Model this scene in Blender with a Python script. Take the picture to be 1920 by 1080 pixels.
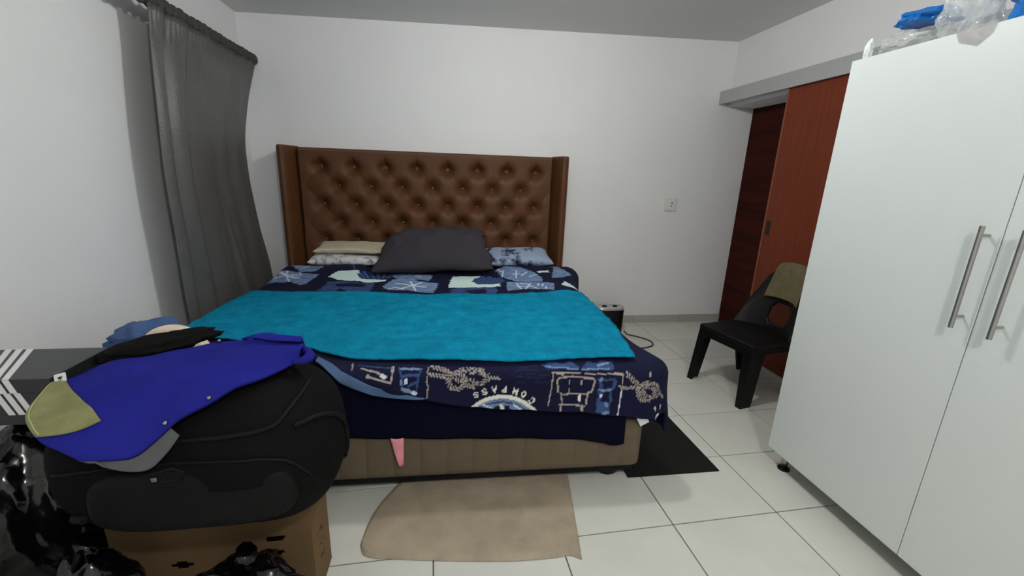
import bpy, bmesh, math, random
import numpy as np
from mathutils import Vector, Matrix, noise

for o in list(bpy.data.objects):
    bpy.data.objects.remove(o)
scene = bpy.context.scene
COL = scene.collection
random.seed(7)
RNG = np.random.default_rng(7)

# ------------------------------------------------------------------ camera
def camera_axes(yaw, pitch, roll):
    cy, sy, cp, sp = math.cos(yaw), math.sin(yaw), math.cos(pitch), math.sin(pitch)
    fwd = Vector((sy * cp, cy * cp, -sp))
    right = Vector((cy, -sy, 0))
    down = fwd.cross(right)
    c, s = math.cos(roll), math.sin(roll)
    return c * right + s * down, -s * right + c * down, fwd

cam_data = bpy.data.cameras.new('camera')
cam = bpy.data.objects.new('camera', cam_data)
COL.objects.link(cam)
cr, cd, cf = camera_axes(math.radians(9.07), math.radians(15.08), math.radians(-2.03))
cam.matrix_world = Matrix(((cr.x, -cd.x, -cf.x, 0), (cr.y, -cd.y, -cf.y, 0), (cr.z, -cd.z, -cf.z, 1.414), (0, 0, 0, 1)))
cam_data.sensor_width = 36
cam_data.lens = 800 / 1920 * 36
cam_data.clip_start = 0.02
scene.camera = cam

# ------------------------------------------------------------------ world, lamps, exposure
world = bpy.data.worlds.new('world')
scene.world = world
world.use_nodes = True
world.node_tree.nodes['Background'].inputs[0].default_value = (0.02, 0.022, 0.026, 1)
world.node_tree.nodes['Background'].inputs[1].default_value = 1.0
scene.view_settings.view_transform = 'Standard'
scene.view_settings.look = 'None'
scene.view_settings.gamma = 1
scene.view_settings.use_curve_mapping = False
scene.view_settings.exposure = 0.0

LAMPS = [((0.55, 2.00, 2.54), 38), ((0.46, -0.48, 2.53), 59)]
for i, (p, e) in enumerate(LAMPS):
    ld = bpy.data.lights.new('ceiling_light', 'POINT')
    ld.energy = e
    ld.color = (0.985, 1.0, 0.965)
    ld.shadow_soft_size = 0.06
    lo = bpy.data.objects.new('ceiling_light', ld)
    lo.location = (p[0], p[1], p[2] - 0.125)
    COL.objects.link(lo)

# ------------------------------------------------------------------ materials
def lin(c):
    return tuple((x / 255 / 12.92) if x / 255 <= 0.04045 else ((x / 255 + 0.055) / 1.055) ** 2.4 for x in c) + (1,)

def mat(name, rgb, rough=0.6, spec=0.4, vary=0.0, vscale=8, bump=0.0, bscale=60, metallic=0, sheen=0.0,
        stretch=(1, 1, 1), coat=0.0, detail=4, trans=0.0, alpha=1.0, emit=0.0, rgb2=None):
    m = bpy.data.materials.new(name)
    m.use_nodes = True
    nt = m.node_tree
    b = nt.nodes['Principled BSDF']
    b.inputs['Roughness'].default_value = rough
    b.inputs['Specular IOR Level'].default_value = spec
    b.inputs['Metallic'].default_value = metallic
    b.inputs['Sheen Weight'].default_value = sheen
    b.inputs['Sheen Roughness'].default_value = 0.5
    b.inputs['Coat Weight'].default_value = coat
    b.inputs['Transmission Weight'].default_value = trans
    b.inputs['Alpha'].default_value = alpha
    b.inputs['Base Color'].default_value = lin(rgb)
    if emit:
        b.inputs['Emission Color'].default_value = lin(rgb)
        b.inputs['Emission Strength'].default_value = emit
    if vary or bump or rgb2:
        tc = nt.nodes.new('ShaderNodeTexCoord')
        mp = nt.nodes.new('ShaderNodeMapping')
        mp.inputs['Scale'].default_value = stretch
        nt.links.new(tc.outputs['Object'], mp.inputs['Vector'])
    if vary or rgb2:
        n = nt.nodes.new('ShaderNodeTexNoise')
        n.inputs['Scale'].default_value = vscale
        n.inputs['Detail'].default_value = detail
        nt.links.new(mp.outputs[0], n.inputs['Vector'])
        r = nt.nodes.new('ShaderNodeValToRGB')
        c = lin(rgb)
        r.color_ramp.elements[0].position = 0.3
        r.color_ramp.elements[1].position = 0.7
        r.color_ramp.elements[0].color = tuple(x * (1 - vary) for x in c[:3]) + (1,)
        r.color_ramp.elements[1].color = lin(rgb2) if rgb2 else tuple(min(1, x * (1 + vary)) for x in c[:3]) + (1,)
        nt.links.new(n.outputs[0], r.inputs[0])
        nt.links.new(r.outputs[0], b.inputs['Base Color'])
    if bump:
        n2 = nt.nodes.new('ShaderNodeTexNoise')
        n2.inputs['Scale'].default_value = bscale
        n2.inputs['Detail'].default_value = 3
        nt.links.new(mp.outputs[0], n2.inputs['Vector'])
        bp = nt.nodes.new('ShaderNodeBump')
        bp.inputs['Strength'].default_value = bump
        bp.inputs['Distance'].default_value = 0.01
        nt.links.new(n2.outputs[0], bp.inputs['Height'])
        nt.links.new(bp.outputs[0], b.inputs['Normal'])
    return m

def attr_mat(name, attr, rough=0.8, bump=0.15, bscale=300, sheen=0.0):
    m = mat(name, (255, 255, 255), rough=rough, bump=bump, bscale=bscale, sheen=sheen, spec=0.2)
    nt = m.node_tree
    a = nt.nodes.new('ShaderNodeAttribute')
    a.attribute_name = attr
    nt.links.new(a.outputs['Color'], nt.nodes['Principled BSDF'].inputs['Base Color'])
    return m

def stripe_mat(name, c1, c2, scale, axis='Z', rough=0.85, sharp=0.1, mid=0.5):
    m = mat(name, c1, rough=rough, bump=0.2, bscale=250, spec=0.2)
    nt = m.node_tree
    tc = nt.nodes.new('ShaderNodeTexCoord')
    w = nt.nodes.new('ShaderNodeTexWave')
    w.bands_direction = axis
    w.inputs['Scale'].default_value = scale
    w.inputs['Distortion'].default_value = 0.4
    nt.links.new(tc.outputs['Object'], w.inputs['Vector'])
    r = nt.nodes.new('ShaderNodeValToRGB')
    r.color_ramp.elements[0].position = mid - sharp
    r.color_ramp.elements[1].position = mid + sharp
    r.color_ramp.elements[0].color = lin(c1)
    r.color_ramp.elements[1].color = lin(c2)
    nt.links.new(w.outputs[0], r.inputs[0])
    nt.links.new(r.outputs[0], nt.nodes['Principled BSDF'].inputs['Base Color'])
    return m

MT = {}
MT['wall'] = mat('wall_paint', (234, 233, 234), rough=0.7, spec=0.25, vary=0.012, vscale=3, bump=0.04, bscale=120)
MT['ceiling'] = mat('ceiling_paint', (222, 221, 219), rough=0.85, spec=0.2, vary=0.01, vscale=2)
MT['tile'] = mat('floor_tile_glaze', (208, 208, 200), rough=0.32, spec=0.45, vary=0.04, vscale=5, bump=0.02, bscale=30)
MT['grout'] = mat('grout', (104, 99, 92), rough=0.9, vary=0.2, vscale=20)
MT['skirt'] = mat('skirting_tile', (176, 170, 164), rough=0.4, vary=0.05, vscale=6)
MT['header'] = mat('header_paint', (176, 177, 176), rough=0.6, vary=0.02, vscale=3)
MT['door'] = mat('door_veneer', (116, 48, 21), rough=0.5, spec=0.25, vary=0.14, vscale=3, stretch=(14, 14, 0.7), bump=0.05, bscale=40)
MT['darkwood'] = mat('dark_wood', (58, 17, 6), rough=0.6, spec=0.1, vary=0.55, vscale=2.2, stretch=(1, 0.5, 6), detail=6)
MT['dark'] = mat('dark_recess', (28, 15, 10), rough=0.6)
MT['track'] = mat('door_track', (196, 196, 198), rough=0.3, metallic=0.6)
MT['white_lam'] = mat('white_laminate', (212, 217, 216), rough=0.42, spec=0.4, bump=0.03, bscale=200)
MT['white_edge'] = mat('white_edging', (210, 214, 216), rough=0.5)
MT['steel'] = mat('brushed_steel', (176, 172, 168), rough=0.32, metallic=1.0, vary=0.08, vscale=30, stretch=(1, 1, 0.1))
MT['leather'] = mat('brown_leather', (88, 54, 31), rough=0.55, spec=0.28, vary=0.08, vscale=5, bump=0.12, bscale=180)
MT['leather_btn'] = mat('button_leather', (92, 58, 36), rough=0.3, spec=0.6)
MT['base_fabric'] = mat('taupe_quilt', (104, 93, 77), rough=0.9, spec=0.15, vary=0.06, vscale=14, bump=0.25, bscale=260)
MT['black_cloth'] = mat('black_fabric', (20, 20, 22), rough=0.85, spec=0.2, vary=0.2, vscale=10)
MT['mattress'] = mat('mattress_ticking', (196, 190, 180), rough=0.9)
MT['sheet'] = mat('navy_sheet', (10, 12, 30), rough=0.9, spec=0.05, vary=0.15, vscale=6, bump=0.2, bscale=90)
MT['towel'] = mat('turquoise_terry', (16, 134, 170), rough=0.95, spec=0.05, vary=0.17, vscale=16, bump=1.0, bscale=150)
MT['hem'] = mat('steel_blue_lining', (70, 94, 130), rough=0.85, vary=0.15, vscale=9)
MT['charcoal'] = mat('charcoal_cotton', (60, 57, 63), rough=0.9, spec=0.1, vary=0.06, vscale=5, bump=0.2, bscale=300)
MT['curtain'] = mat('grey_curtain', (86, 84, 82), rough=0.42, spec=0.55, vary=0.08, vscale=7, bump=0.2, bscale=110)
MT['pocket'] = mat('curtain_pocket', (66, 64, 62), rough=0.7, vary=0.15, vscale=30, bump=0.4, bscale=60)
MT['rod'] = mat('curtain_rod', (60, 57, 54), rough=0.4, metallic=0.7)
MT['black_plastic'] = mat('black_moulded_plastic', (7, 6, 7), rough=0.48, spec=0.22, bump=0.05, bscale=150)
MT['olive_terry'] = mat('olive_terry', (120, 110, 84), rough=0.95, spec=0.1, vary=0.12, vscale=20, bump=0.7, bscale=260)
MT['rubber'] = mat('black_rubber', (24, 24, 23), rough=0.85, spec=0.2, vary=0.2, vscale=40, bump=0.5, bscale=300)
MT['beige_terry'] = mat('beige_terry', (178, 164, 144), rough=0.95, spec=0.1, vary=0.16, vscale=7, bump=0.8, bscale=240)
MT['pink'] = mat('pink_cloth', (236, 150, 166), rough=0.8, vary=0.1, vscale=30)
MT['socket'] = mat('socket_plastic', (226, 226, 220), rough=0.4)
MT['hole'] = mat('dark_hole', (30, 30, 30), rough=0.7)
MT['silver'] = mat('silver_plastic', (196, 196, 196), rough=0.28, metallic=0.55)
MT['cable'] = mat('cable_rubber', (40, 34, 32), rough=0.6)
MT['carton'] = mat('carton_board', (112, 90, 64), rough=0.9, spec=0.1, vary=0.08, vscale=6, bump=0.15, bscale=80)
MT['bagblack'] = mat('black_refuse_film', (8, 8, 10), rough=0.16, spec=0.6, bump=0.9, bscale=9)
MT['pack'] = mat('black_nylon', (9, 9, 10), rough=0.8, spec=0.10, vary=0.15, vscale=8, bump=0.3, bscale=350)
MT['pack2'] = mat('black_nylon_trim', (12, 12, 13), rough=0.65, spec=0.15, bump=0.2, bscale=400)
MT['zip'] = mat('zip_metal', (150, 150, 150), rough=0.3, metallic=1)
MT['blue'] = mat('royal_blue_twill', (32, 34, 126), rough=0.9, spec=0.08, vary=0.12, vscale=6, bump=0.2, bscale=300)
MT['lining'] = mat('grey_lining', (84, 84, 86), rough=0.9, vary=0.1, vscale=10)
MT['olive'] = mat('olive_patch', (128, 128, 86), rough=0.9, vary=0.2, vscale=14, bump=0.3, bscale=200)
MT['stitch'] = mat('pale_stitching', (176, 176, 140), rough=0.9)
MT['white'] = mat('white_print', (222, 220, 222), rough=0.6)
MT['boxblack'] = mat('black_card', (30, 30, 32), rough=0.35, spec=0.5, vary=0.06, vscale=6)
MT['purple'] = mat('purple_print', (48, 32, 74), rough=0.6)
MT['denim'] = mat('denim', (66, 92, 138), rough=0.9, vary=0.25, vscale=14, bump=0.4, bscale=120)
MT['cream'] = mat('cream_fleece', (226, 206, 180), rough=0.95, vary=0.06, vscale=16, bump=0.5, bscale=120, sheen=0.3)
MT['blackjersey'] = mat('black_jersey', (12, 12, 12), rough=0.9, spec=0.1, vary=0.2, vscale=12)
MT['bluefilm'] = mat('blue_film', (24, 116, 200), rough=0.22, spec=0.5, vary=0.3, vscale=9, bump=0.6, bscale=14)
MT['foam'] = mat('white_foam', (226, 232, 228), rough=0.85, vary=0.06, vscale=40)
MT['lamp'] = mat('lamp_glass', (255, 250, 240), rough=0.4, emit=4.0)
MT['lampbase'] = mat('lamp_base', (230, 230, 228), rough=0.5)

def film_mat(name, clear, rgb=(225, 228, 226), rough=0.10):
    m = bpy.data.materials.new(name)
    m.use_nodes = True
    nt = m.node_tree
    b = nt.nodes['Principled BSDF']
    out = nt.nodes['Material Output']
    b.inputs['Base Color'].default_value = lin(rgb)
    b.inputs['Roughness'].default_value = rough
    b.inputs['Specular IOR Level'].default_value = 0.9
    tc = nt.nodes.new('ShaderNodeTexCoord')
    n2 = nt.nodes.new('ShaderNodeTexNoise')
    n2.inputs['Scale'].default_value = 26
    nt.links.new(tc.outputs['Object'], n2.inputs['Vector'])
    bp = nt.nodes.new('ShaderNodeBump')
    bp.inputs['Strength'].default_value = 0.8
    bp.inputs['Distance'].default_value = 0.02
    nt.links.new(n2.outputs[0], bp.inputs['Height'])
    nt.links.new(bp.outputs[0], b.inputs['Normal'])
    t = nt.nodes.new('ShaderNodeBsdfTransparent')
    mx = nt.nodes.new('ShaderNodeMixShader')
    mx.inputs[0].default_value = 1 - clear
    nt.links.new(t.outputs[0], mx.inputs[1])
    nt.links.new(b.outputs[0], mx.inputs[2])
    nt.links.new(mx.outputs[0], out.inputs['Surface'])
    return m
MT['clearfilm'] = film_mat('clear_film', 0.62)
MT['tape'] = film_mat('clear_tape', 0.72, (176, 168, 172), 0.55)

# ------------------------------------------------------------------ builders
def tag(o, label=None, cat=None, group=None, kind=None):
    if label: o['label'] = label
    if cat: o['category'] = cat
    if group: o['group'] = group
    if kind: o['kind'] = kind
    return o

def link(name, me, m=None, parent=None, smooth=False, loc=None, rot=None):
    o = bpy.data.objects.new(name, me)
    COL.objects.link(o)
    if m is not None and not me.materials:
        me.materials.append(MT[m] if isinstance(m, str) else m)
    if smooth and len(me.polygons):
        me.polygons.foreach_set('use_smooth', [True] * len(me.polygons))
    if parent is not None: o.parent = parent
    if loc is not None: o.location = loc
    if rot is not None: o.rotation_euler = rot
    return o

def obj(name, verts, faces, m, parent=None, smooth=False, loc=None, rot=None):
    me = bpy.data.meshes.new(name)
    me.from_pydata([tuple(map(float, v)) for v in verts], [], [tuple(int(i) for i in f) for f in faces])
    me.update()
    return link(name, me, m, parent, smooth, loc, rot)

def from_bm(name, bm, m, parent=None, smooth=False, loc=None, rot=None):
    me = bpy.data.meshes.new(name)
    bmesh.ops.recalc_face_normals(bm, faces=bm.faces)
    bm.to_mesh(me)
    bm.free()
    return link(name, me, m, parent, smooth, loc, rot)

def empty(name, loc=(0, 0, 0), rz=0):
    o = bpy.data.objects.new(name, None)
    o.empty_display_size = 0.1
    COL.objects.link(o)
    o.location = loc
    o.rotation_euler = (0, 0, rz)
    return o

def box_bm(lo, hi, bevel=0.0, segs=2):
    bm = bmesh.new()
    bmesh.ops.create_cube(bm, size=1)
    for v in bm.verts:
        v.co = Vector([lo[i] + (v.co[i] + 0.5) * (hi[i] - lo[i]) for i in range(3)])
    if bevel:
        bmesh.ops.bevel(bm, geom=list(bm.edges), offset=bevel, segments=segs, affect='EDGES', profile=0.6)
    return bm

def box(name, lo, hi, m, parent=None, bevel=0.0, segs=2, smooth=False):
    return from_bm(name, box_bm(lo, hi, bevel, segs), m, parent, smooth)

def grid_faces(nu, nv, wrap_u=False):
    f = []
    for j in range(nv - 1):
        for i in range(nu if wrap_u else nu - 1):
            a, b = j * nu + i, j * nu + (i + 1) % nu
            f.append((a, b, b + nu, a + nu))
    return f

def surf(name, fn, nu, nv, m, parent=None, thick=0.0, smooth=True, offset=0.0, subsurf=0):
    vs = [fn(i / (nu - 1), j / (nv - 1)) for j in range(nv) for i in range(nu)]
    o = obj(name, vs, grid_faces(nu, nv), m, parent, smooth)
    if thick:
        md = o.modifiers.new('thickness', 'SOLIDIFY')
        md.thickness = thick
        md.offset = offset
    if subsurf:
        md = o.modifiers.new('smooth', 'SUBSURF')
        md.levels = md.render_levels = subsurf
    return o

def tube(name, pts, r, m, parent=None, n=8, closed=False):
    pts = [Vector(p) for p in pts]
    rs = r if isinstance(r, (list, tuple)) else [r] * len(pts)
    vs, k = [], len(pts)
    up = Vector((0, 0, 1))
    for i, p in enumerate(pts):
        t = (pts[(i + 1) % k] - pts[i - 1]) if closed else (pts[min(i + 1, k - 1)] - pts[max(i - 1, 0)])
        t.normalize()
        a = t.cross(up if abs(t.z) < 0.95 else Vector((1, 0, 0))).normalized()
        b = a.cross(t).normalized()
        for j in range(n):
            th = 2 * math.pi * j / n
            vs.append(p + (a * math.cos(th) + b * math.sin(th)) * rs[i])
    f = grid_faces(n, k, True)
    if closed:
        f += [((k - 1) * n + j, (k - 1) * n + (j + 1) % n, (j + 1) % n, j) for j in range(n)]
    else:
        f += [tuple(range(n))[::-1], tuple((k - 1) * n + j for j in range(n))]
    return obj(name, vs, f, m, parent, True)

def spline(pts, n):
    """Catmull-Rom through pts, n samples."""
    P = np.array(pts, float)
    Q = np.vstack([2 * P[0] - P[1], P, 2 * P[-1] - P[-2]])
    out = []
    for s in np.linspace(0, len(P) - 1 - 1e-9, n):
        i = int(s)
        t = s - i
        a, b, c, d = Q[i:i + 4]
        out.append(0.5 * (2 * b + (c - a) * t + (2 * a - 5 * b + 4 * c - d) * t ** 2 + (3 * b - 3 * c + d - a) * t ** 3))
    return np.array(out)

def loft(name, rings, m, parent=None, smooth=True, cap=True):
    n = len(rings[0])
    vs = [v for r in rings for v in r]
    f = grid_faces(n, len(rings), True)
    if cap:
        f += [tuple(range(n))[::-1], tuple((len(rings) - 1) * n + j for j in range(n))]
    o = obj(name, vs, f, m, parent, smooth)
    return o

def sgnpow(x, p):
    return math.copysign(abs(x) ** p, x)

def superellipsoid(name, half, e1, e2, m, parent=None, nu=48, nv=28, fn=None, loc=None, rot=None):
    rings = []
    for j in range(nv):
        ph = -math.pi / 2 + math.pi * (j + 0.02) / (nv - 0.96)
        ring = []
        for i in range(nu):
            th = 2 * math.pi * i / nu
            v = Vector((half[0] * sgnpow(math.cos(ph), e1) * sgnpow(math.cos(th), e2),
                        half[1] * sgnpow(math.cos(ph), e1) * sgnpow(math.sin(th), e2),
                        half[2] * sgnpow(math.sin(ph), e1)))
            ring.append(fn(v) if fn else v)
        rings.append(ring)
    o = loft(name, rings, m, parent)
    if loc is not None: o.location = loc
    if rot is not None: o.rotation_euler = rot
    return o

def smooth01(a, b, x):
    t = np.clip((x - a) / (b - a), 0, 1)
    return t * t * (3 - 2 * t)

# ================================================================== the room
XL, XR, XJ, YB, YF, ZC = -1.53, 2.55, 2.80, 3.84, -1.9, 2.55

floor = box('floor', (XL - 0.1, YF - 0.1, -0.08), (XJ + 0.1, YB + 0.1, -0.004), 'grout')
tag(floor, 'pale glazed tile floor with grey grout lines', 'floor', kind='structure')

def clip_poly(poly, axis, lim, keep_less):
    out = []
    for k in range(len(poly)):
        a, b = poly[k], poly[(k + 1) % len(poly)]
        ia = (a[axis] <= lim) if keep_less else (a[axis] >= lim)
        ib = (b[axis] <= lim) if keep_less else (b[axis] >= lim)
        if ia: out.append(a)
        if ia != ib:
            t = (lim - a[axis]) / (b[axis] - a[axis])
            out.append((a[0] + t * (b[0] - a[0]), a[1] + t * (b[1] - a[1])))
    return out

def prism(name, poly, z0, z1, m, parent=None, inset=0.0015):
    n = len(poly)
    cx, cy = sum(p[0] for p in poly) / n, sum(p[1] for p in poly) / n
    top = []
    for x, y in poly:
        d = math.hypot(x - cx, y - cy)
        top.append((x - (x - cx) / d * inset, y - (y - cy) / d * inset, z1))
    vs = [(x, y, z0) for x, y in poly] + [(x, y, z1 - inset) for x, y in poly] + top
    f = [(i, (i + 1) % n, n + (i + 1) % n, n + i) for i in range(n)]
    f += [(n + i, n + (i + 1) % n, 2 * n + (i + 1) % n, 2 * n + i) for i in range(n)]
    f += [tuple(range(2 * n, 3 * n)), tuple(range(n))[::-1]]
    return obj(name, vs, f, m, parent)

TROT, TX0, TY0, TPX, TPY, GAP = 0.02646, -0.020, 1.334, 0.5, 0.393, 0.005
ct, st = math.cos(TROT), math.sin(TROT)
tile_mesh = None
for j in range(-9, 8):
    for i in range(-5, 7):
        x0, x1 = TX0 + TPX * i + GAP / 2, TX0 + TPX * (i + 1) - GAP / 2
        y0, y1 = TY0 + TPY * j + GAP / 2, TY0 + TPY * (j + 1) - GAP / 2
        q = [(ct * x - st * y, st * x + ct * y) for x, y in ((x0, y0), (x1, y0), (x1, y1), (x0, y1))]
        inside = all(XL < p[0] < XR and YF < p[1] < YB for p in q)
        if inside:
            if tile_mesh is None:
                w, h = TPX - GAP, TPY - GAP
                tmp = prism('floor_tile', [(0, 0), (w, 0), (w, h), (0, h)], -0.0035, 0.0, 'tile')
                tile_mesh = tmp.data
                bpy.data.objects.remove(tmp)
            link('floor_tile', tile_mesh, None, floor, loc=(q[0][0], q[0][1], 0), rot=(0, 0, TROT))
        else:
            p = q
            for ax, lim, less in ((0, XL, False), (0, XJ, True), (1, YF, False), (1, YB, True)):
                if p: p = clip_poly(p, ax, lim, less)
            if len(p) > 2 and max(a[0] for a in p) - min(a[0] for a in p) > 0.01 and max(a[1] for a in p) - min(a[1] for a in p) > 0.01:
                prism('floor_tile', p, -0.0035, 0.0, 'tile', floor)

def structure(name, bm_list, m, label, cat):
    bm = bmesh.new()
    for lo, hi in bm_list:
        me = bpy.data.meshes.new('tmp')
        b2 = box_bm(lo, hi)
        b2.to_mesh(me); b2.free()
        bm.from_mesh(me)
        bpy.data.meshes.remove(me)
    return tag(from_bm(name, bm, m), label, cat, kind='structure')

structure('wall_back', [((XL - 0.15, YB, -0.05), (XJ + 0.2, YB + 0.15, ZC + 0.1))], 'wall', 'white painted wall behind the headboard', 'wall')
structure('wall_left', [((XL - 0.15, YF, -0.05), (XL, YB, ZC + 0.1))], 'wall', 'white painted wall behind the grey curtain', 'wall')
OPY = 2.95
structure('wall_right', [((XR, YF, -0.05), (XJ, OPY, ZC + 0.1)), ((XR, OPY, 2.06), (XJ, YB, ZC + 0.1))], 'wall',
          'white painted wall with the doorway behind the wardrobe', 'wall')
structure('wall_front', [((XL - 0.15, YF - 0.15, -0.05), (XJ + 0.2, YF, ZC + 0.1))], 'wall', 'white painted wall facing the bed foot', 'wall')
CEIL = lambda x: 2.492 + 0.0245 * (x - XL)            # the plaster slopes a little from wall to wall
cv = [(x, y, CEIL(x) + dz) for dz in (0, 0.1) for x, y in ((XL - 0.15, YF - 0.15), (XJ + 0.2, YF - 0.15), (XJ + 0.2, YB + 0.15), (XL - 0.15, YB + 0.15))]
tag(obj('ceiling', cv, [(3, 2, 1, 0), (4, 5, 6, 7), (0, 1, 5, 4), (1, 2, 6, 5), (2, 3, 7, 6), (3, 0, 4, 7)], 'ceiling'), 'plain off-white plaster ceiling', 'ceiling', kind='structure')

sk = empty('baseboard_back', (0, YB, 0))
tag(sk, 'grey tiled skirting along the wall behind the bed', 'skirting', kind='structure')
edges = [XL] + [1.855 + 0.5 * k for k in range(-6, 2)] + [XJ]
for a, b in zip(edges[:-1], edges[1:]):
    o = box('skirting_tile', (a + 0.001, -0.012, 0.0), (b - 0.001, 0, 0.076), 'skirt', sk, bevel=0.002, segs=1)
skl = empty('baseboard_left', (XL, 0, 0))
tag(skl, 'grey tiled skirting below the curtain wall', 'skirting', kind='structure')
for k in range(11):
    y0 = YF + 0.02 + 0.5 * k
    box('skirting_tile', (0, y0 + 0.001, 0), (0.012, min(y0 + 0.499, YB - 0.014), 0.076), 'skirt', skl, bevel=0.002, segs=1)

# header over the sliding door, the door itself, the dark door across the passage
hd = empty('trim_1', (2.5, 2.9, 2.12))
tag(hd, 'grey boxed track cover above the sliding door', 'header', kind='structure')
HX = 2.445
def rel(o, p):
    o.parent = p
    o.location = o.location - p.location
    return o
rel(box('fascia', (HX, 1.5, 2.075), (HX + 0.016, YB - 0.001, 2.182), 'header', bevel=0.0015), hd)
rel(box('top_board', (HX + 0.016, 1.5, 2.165), (XR - 0.001, YB - 0.001, 2.181), 'header'), hd)
rel(box('track_rail', (HX + 0.03, 1.5, 2.085), (HX + 0.075, YB - 0.001, 2.10), 'track'), hd)
rel(box('soffit_board', (HX + 0.016, 1.5, 2.10), (XR - 0.001, YB - 0.001, 2.112), 'header'), hd)

d1 = empty('door_1', (2.495, 2.6, 0.01))
tag(d1, 'orange-brown veneered sliding door standing half open', 'door', kind='structure')
rel(box('door_leaf', (2.475, 2.14, 0.012), (2.512, 3.045, 2.083), 'door', bevel=0.002, segs=1), d1)
rel(box('edge_strip', (2.4735, 3.028, 0.012), (2.4753, 3.044, 2.083), mat('edge_veneer', (138, 76, 50), rough=0.45)), d1)
pull = empty('finger_pull', (2.475, 3.0, 1.07)); rel(pull, d1)
box('pull_plate', (-0.0035, -0.028, -0.055), (0.0, 0.012, 0.055), 'dark', pull, bevel=0.001, segs=1)

d2 = empty('door_2', (XJ, 3.4, 0))
tag(d2, 'dark reddish wooden door with horizontal grain across the doorway', 'door', kind='structure')
bands = [0.0, 0.37, 0.80, 1.16, 1.60, 2.058]
for a, b in zip(bands[:-1], bands[1:]):
    box('door_board', (0.0, OPY - 3.4 - 0.02, a + 0.001), (0.03, YB - 3.4, b - 0.001), 'darkwood', d2)

# socket on the back wall
so = empty('wall_socket', (2.098, YB, 1.178))
tag(so, 'white square socket plate on the wall beside the doorway', 'socket')
box('plate', (-0.062, -0.012, -0.062), (0.062, 0, 0.062), 'socket', so, bevel=0.005, segs=2)
box('rocker', (-0.042, -0.016, -0.046), (0.042, -0.0121, 0.046), 'socket', so, bevel=0.002, segs=1)
for dx, dz in ((0.012, 0.012), (0.008, -0.016)):
    box('socket_hole', (dx - 0.005, -0.0168, dz - 0.006), (dx + 0.005, -0.0161, dz + 0.006), 'hole', so)

# ceiling lamps (above the frame)
def ceiling_lamp(p, label):
    t = empty('ceiling_lamp', (p[0], p[1], CEIL(p[0]) - 0.004))
    tag(t, label, 'ceiling lamp')
    def ring(r, z): return [(r * math.cos(a), r * math.sin(a), z) for a in np.linspace(0, 2 * math.pi, 33)[:-1]]
    loft('mount', [ring(0.13, 0.0), ring(0.13, -0.018), ring(0.12, -0.022)], 'lampbase', t)
    loft('globe', [ring(0.115, -0.0225), ring(0.11, -0.035), ring(0.085, -0.05), ring(0.03, -0.057)], 'lamp', t)
ceiling_lamp(LAMPS[0][0], 'round white ceiling lamp over the foot of the bed')
ceiling_lamp(LAMPS[1][0], 'round white ceiling lamp in front of the wardrobe side')

# ================================================================== the wardrobe
WX, WY0, WY1, WSPLIT, WZ0, WZ1 = 1.64, 0.366, 1.694, 1.035, 0.10, 1.90
wd = empty('wardrobe', ((WX + 2.24) / 2, (WY0 + WY1) / 2, 0))
tag(wd, 'tall white two-door wardrobe on short legs', 'wardrobe')
rel(box('body', (WX + 0.020, WY0, WZ0), (2.24, WY1, WZ1), 'white_edge', bevel=0.002, segs=1), wd)
def wardrobe_door(y0, y1, hy):
    d = empty('door', (WX, (y0 + y1) / 2, WZ0)); rel(d, wd)
    cy = (y0 + y1) / 2
    box('panel', (0, y0 - cy, 0), (0.018, y1 - cy, WZ1 - WZ0), 'white_lam', d, bevel=0.0015, segs=1)
    h = hy - cy
    vs = []
    bm = bmesh.new()
    def cyl(p, q, r):
        p, q = Vector(p), Vector(q)
        mid, L = (p + q) / 2, (q - p).length
        M = Matrix.Translation(mid) @ (q - p).to_track_quat('Z', 'Y').to_matrix().to_4x4()
        bmesh.ops.create_cone(bm, cap_ends=True, segments=20, radius1=r, radius2=r, depth=L, matrix=M)
    cyl((-0.036, h, 0.882), (-0.036, h, 1.208), 0.0068)
    for z in (0.920, 1.180):
        cyl((-0.030, h, z), (0.0, h, z), 0.0045)
    hn = from_bm('handle', bm, 'steel', d, True)
    hn.modifiers.new('edges', 'EDGE_SPLIT')
wardrobe_door(WSPLIT + 0.0015, WY1, 1.068)
wardrobe_door(WY0, WSPLIT - 0.0015, 0.966)
for y in (WY1 - 0.06, WY0 + 0.06):
    for x in (WX + 0.06, 2.18):
        f = empty('leg', (x, y, 0)); rel(f, wd)
        def ring(r, z): return [(r * math.cos(a), r * math.sin(a), z) for a in np.linspace(0, 2 * math.pi, 17)[:-1]]
        loft('stem', [ring(0.016, 0.012), ring(0.016, 0.0999)], 'steel', f)
        loft('foot_pad', [ring(0.028, 0.0), ring(0.028, 0.008), ring(0.02, 0.0119)], 'black_plastic', f)

# ================================================================== headboard
HB0, HB1, HBZ = -1.262, 1.020, 1.56
hb = empty('headboard', ((HB0 + HB1) / 2, YB - 0.02, 0))
tag(hb, 'brown leather buttoned headboard with side wings', 'headboard')
HX0, HX1 = HB0 + 0.10, HB1 - 0.10
BX0, BDX, BZ0, BDZ = -0.99, 0.2515, 1.412, 0.1465
def buttons():
    for j in range(5):
        for i in range(8 if j % 2 == 0 else 7):
            yield BX0 + BDX * (i + (0.5 if j % 2 else 0)), BZ0 - BDZ * j
BTN = np.array(list(buttons()))
NX, NZ = 300, 170
xs = np.linspace(HX0, HX1, NX)
zs = np.concatenate([np.linspace(0.08, 0.72, 20)[:-1], np.linspace(0.72, HBZ - 0.012, NZ - 19)])
GX, GZ = np.meshgrid(xs, zs)
P = (GX - BX0) / BDX + (GZ - BZ0) / (2 * BDZ)
Q = (GX - BX0) / BDX - (GZ - BZ0) / (2 * BDZ)
puff = (np.abs(np.sin(math.pi * P)) * np.abs(np.sin(math.pi * Q))) ** 0.6
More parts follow.
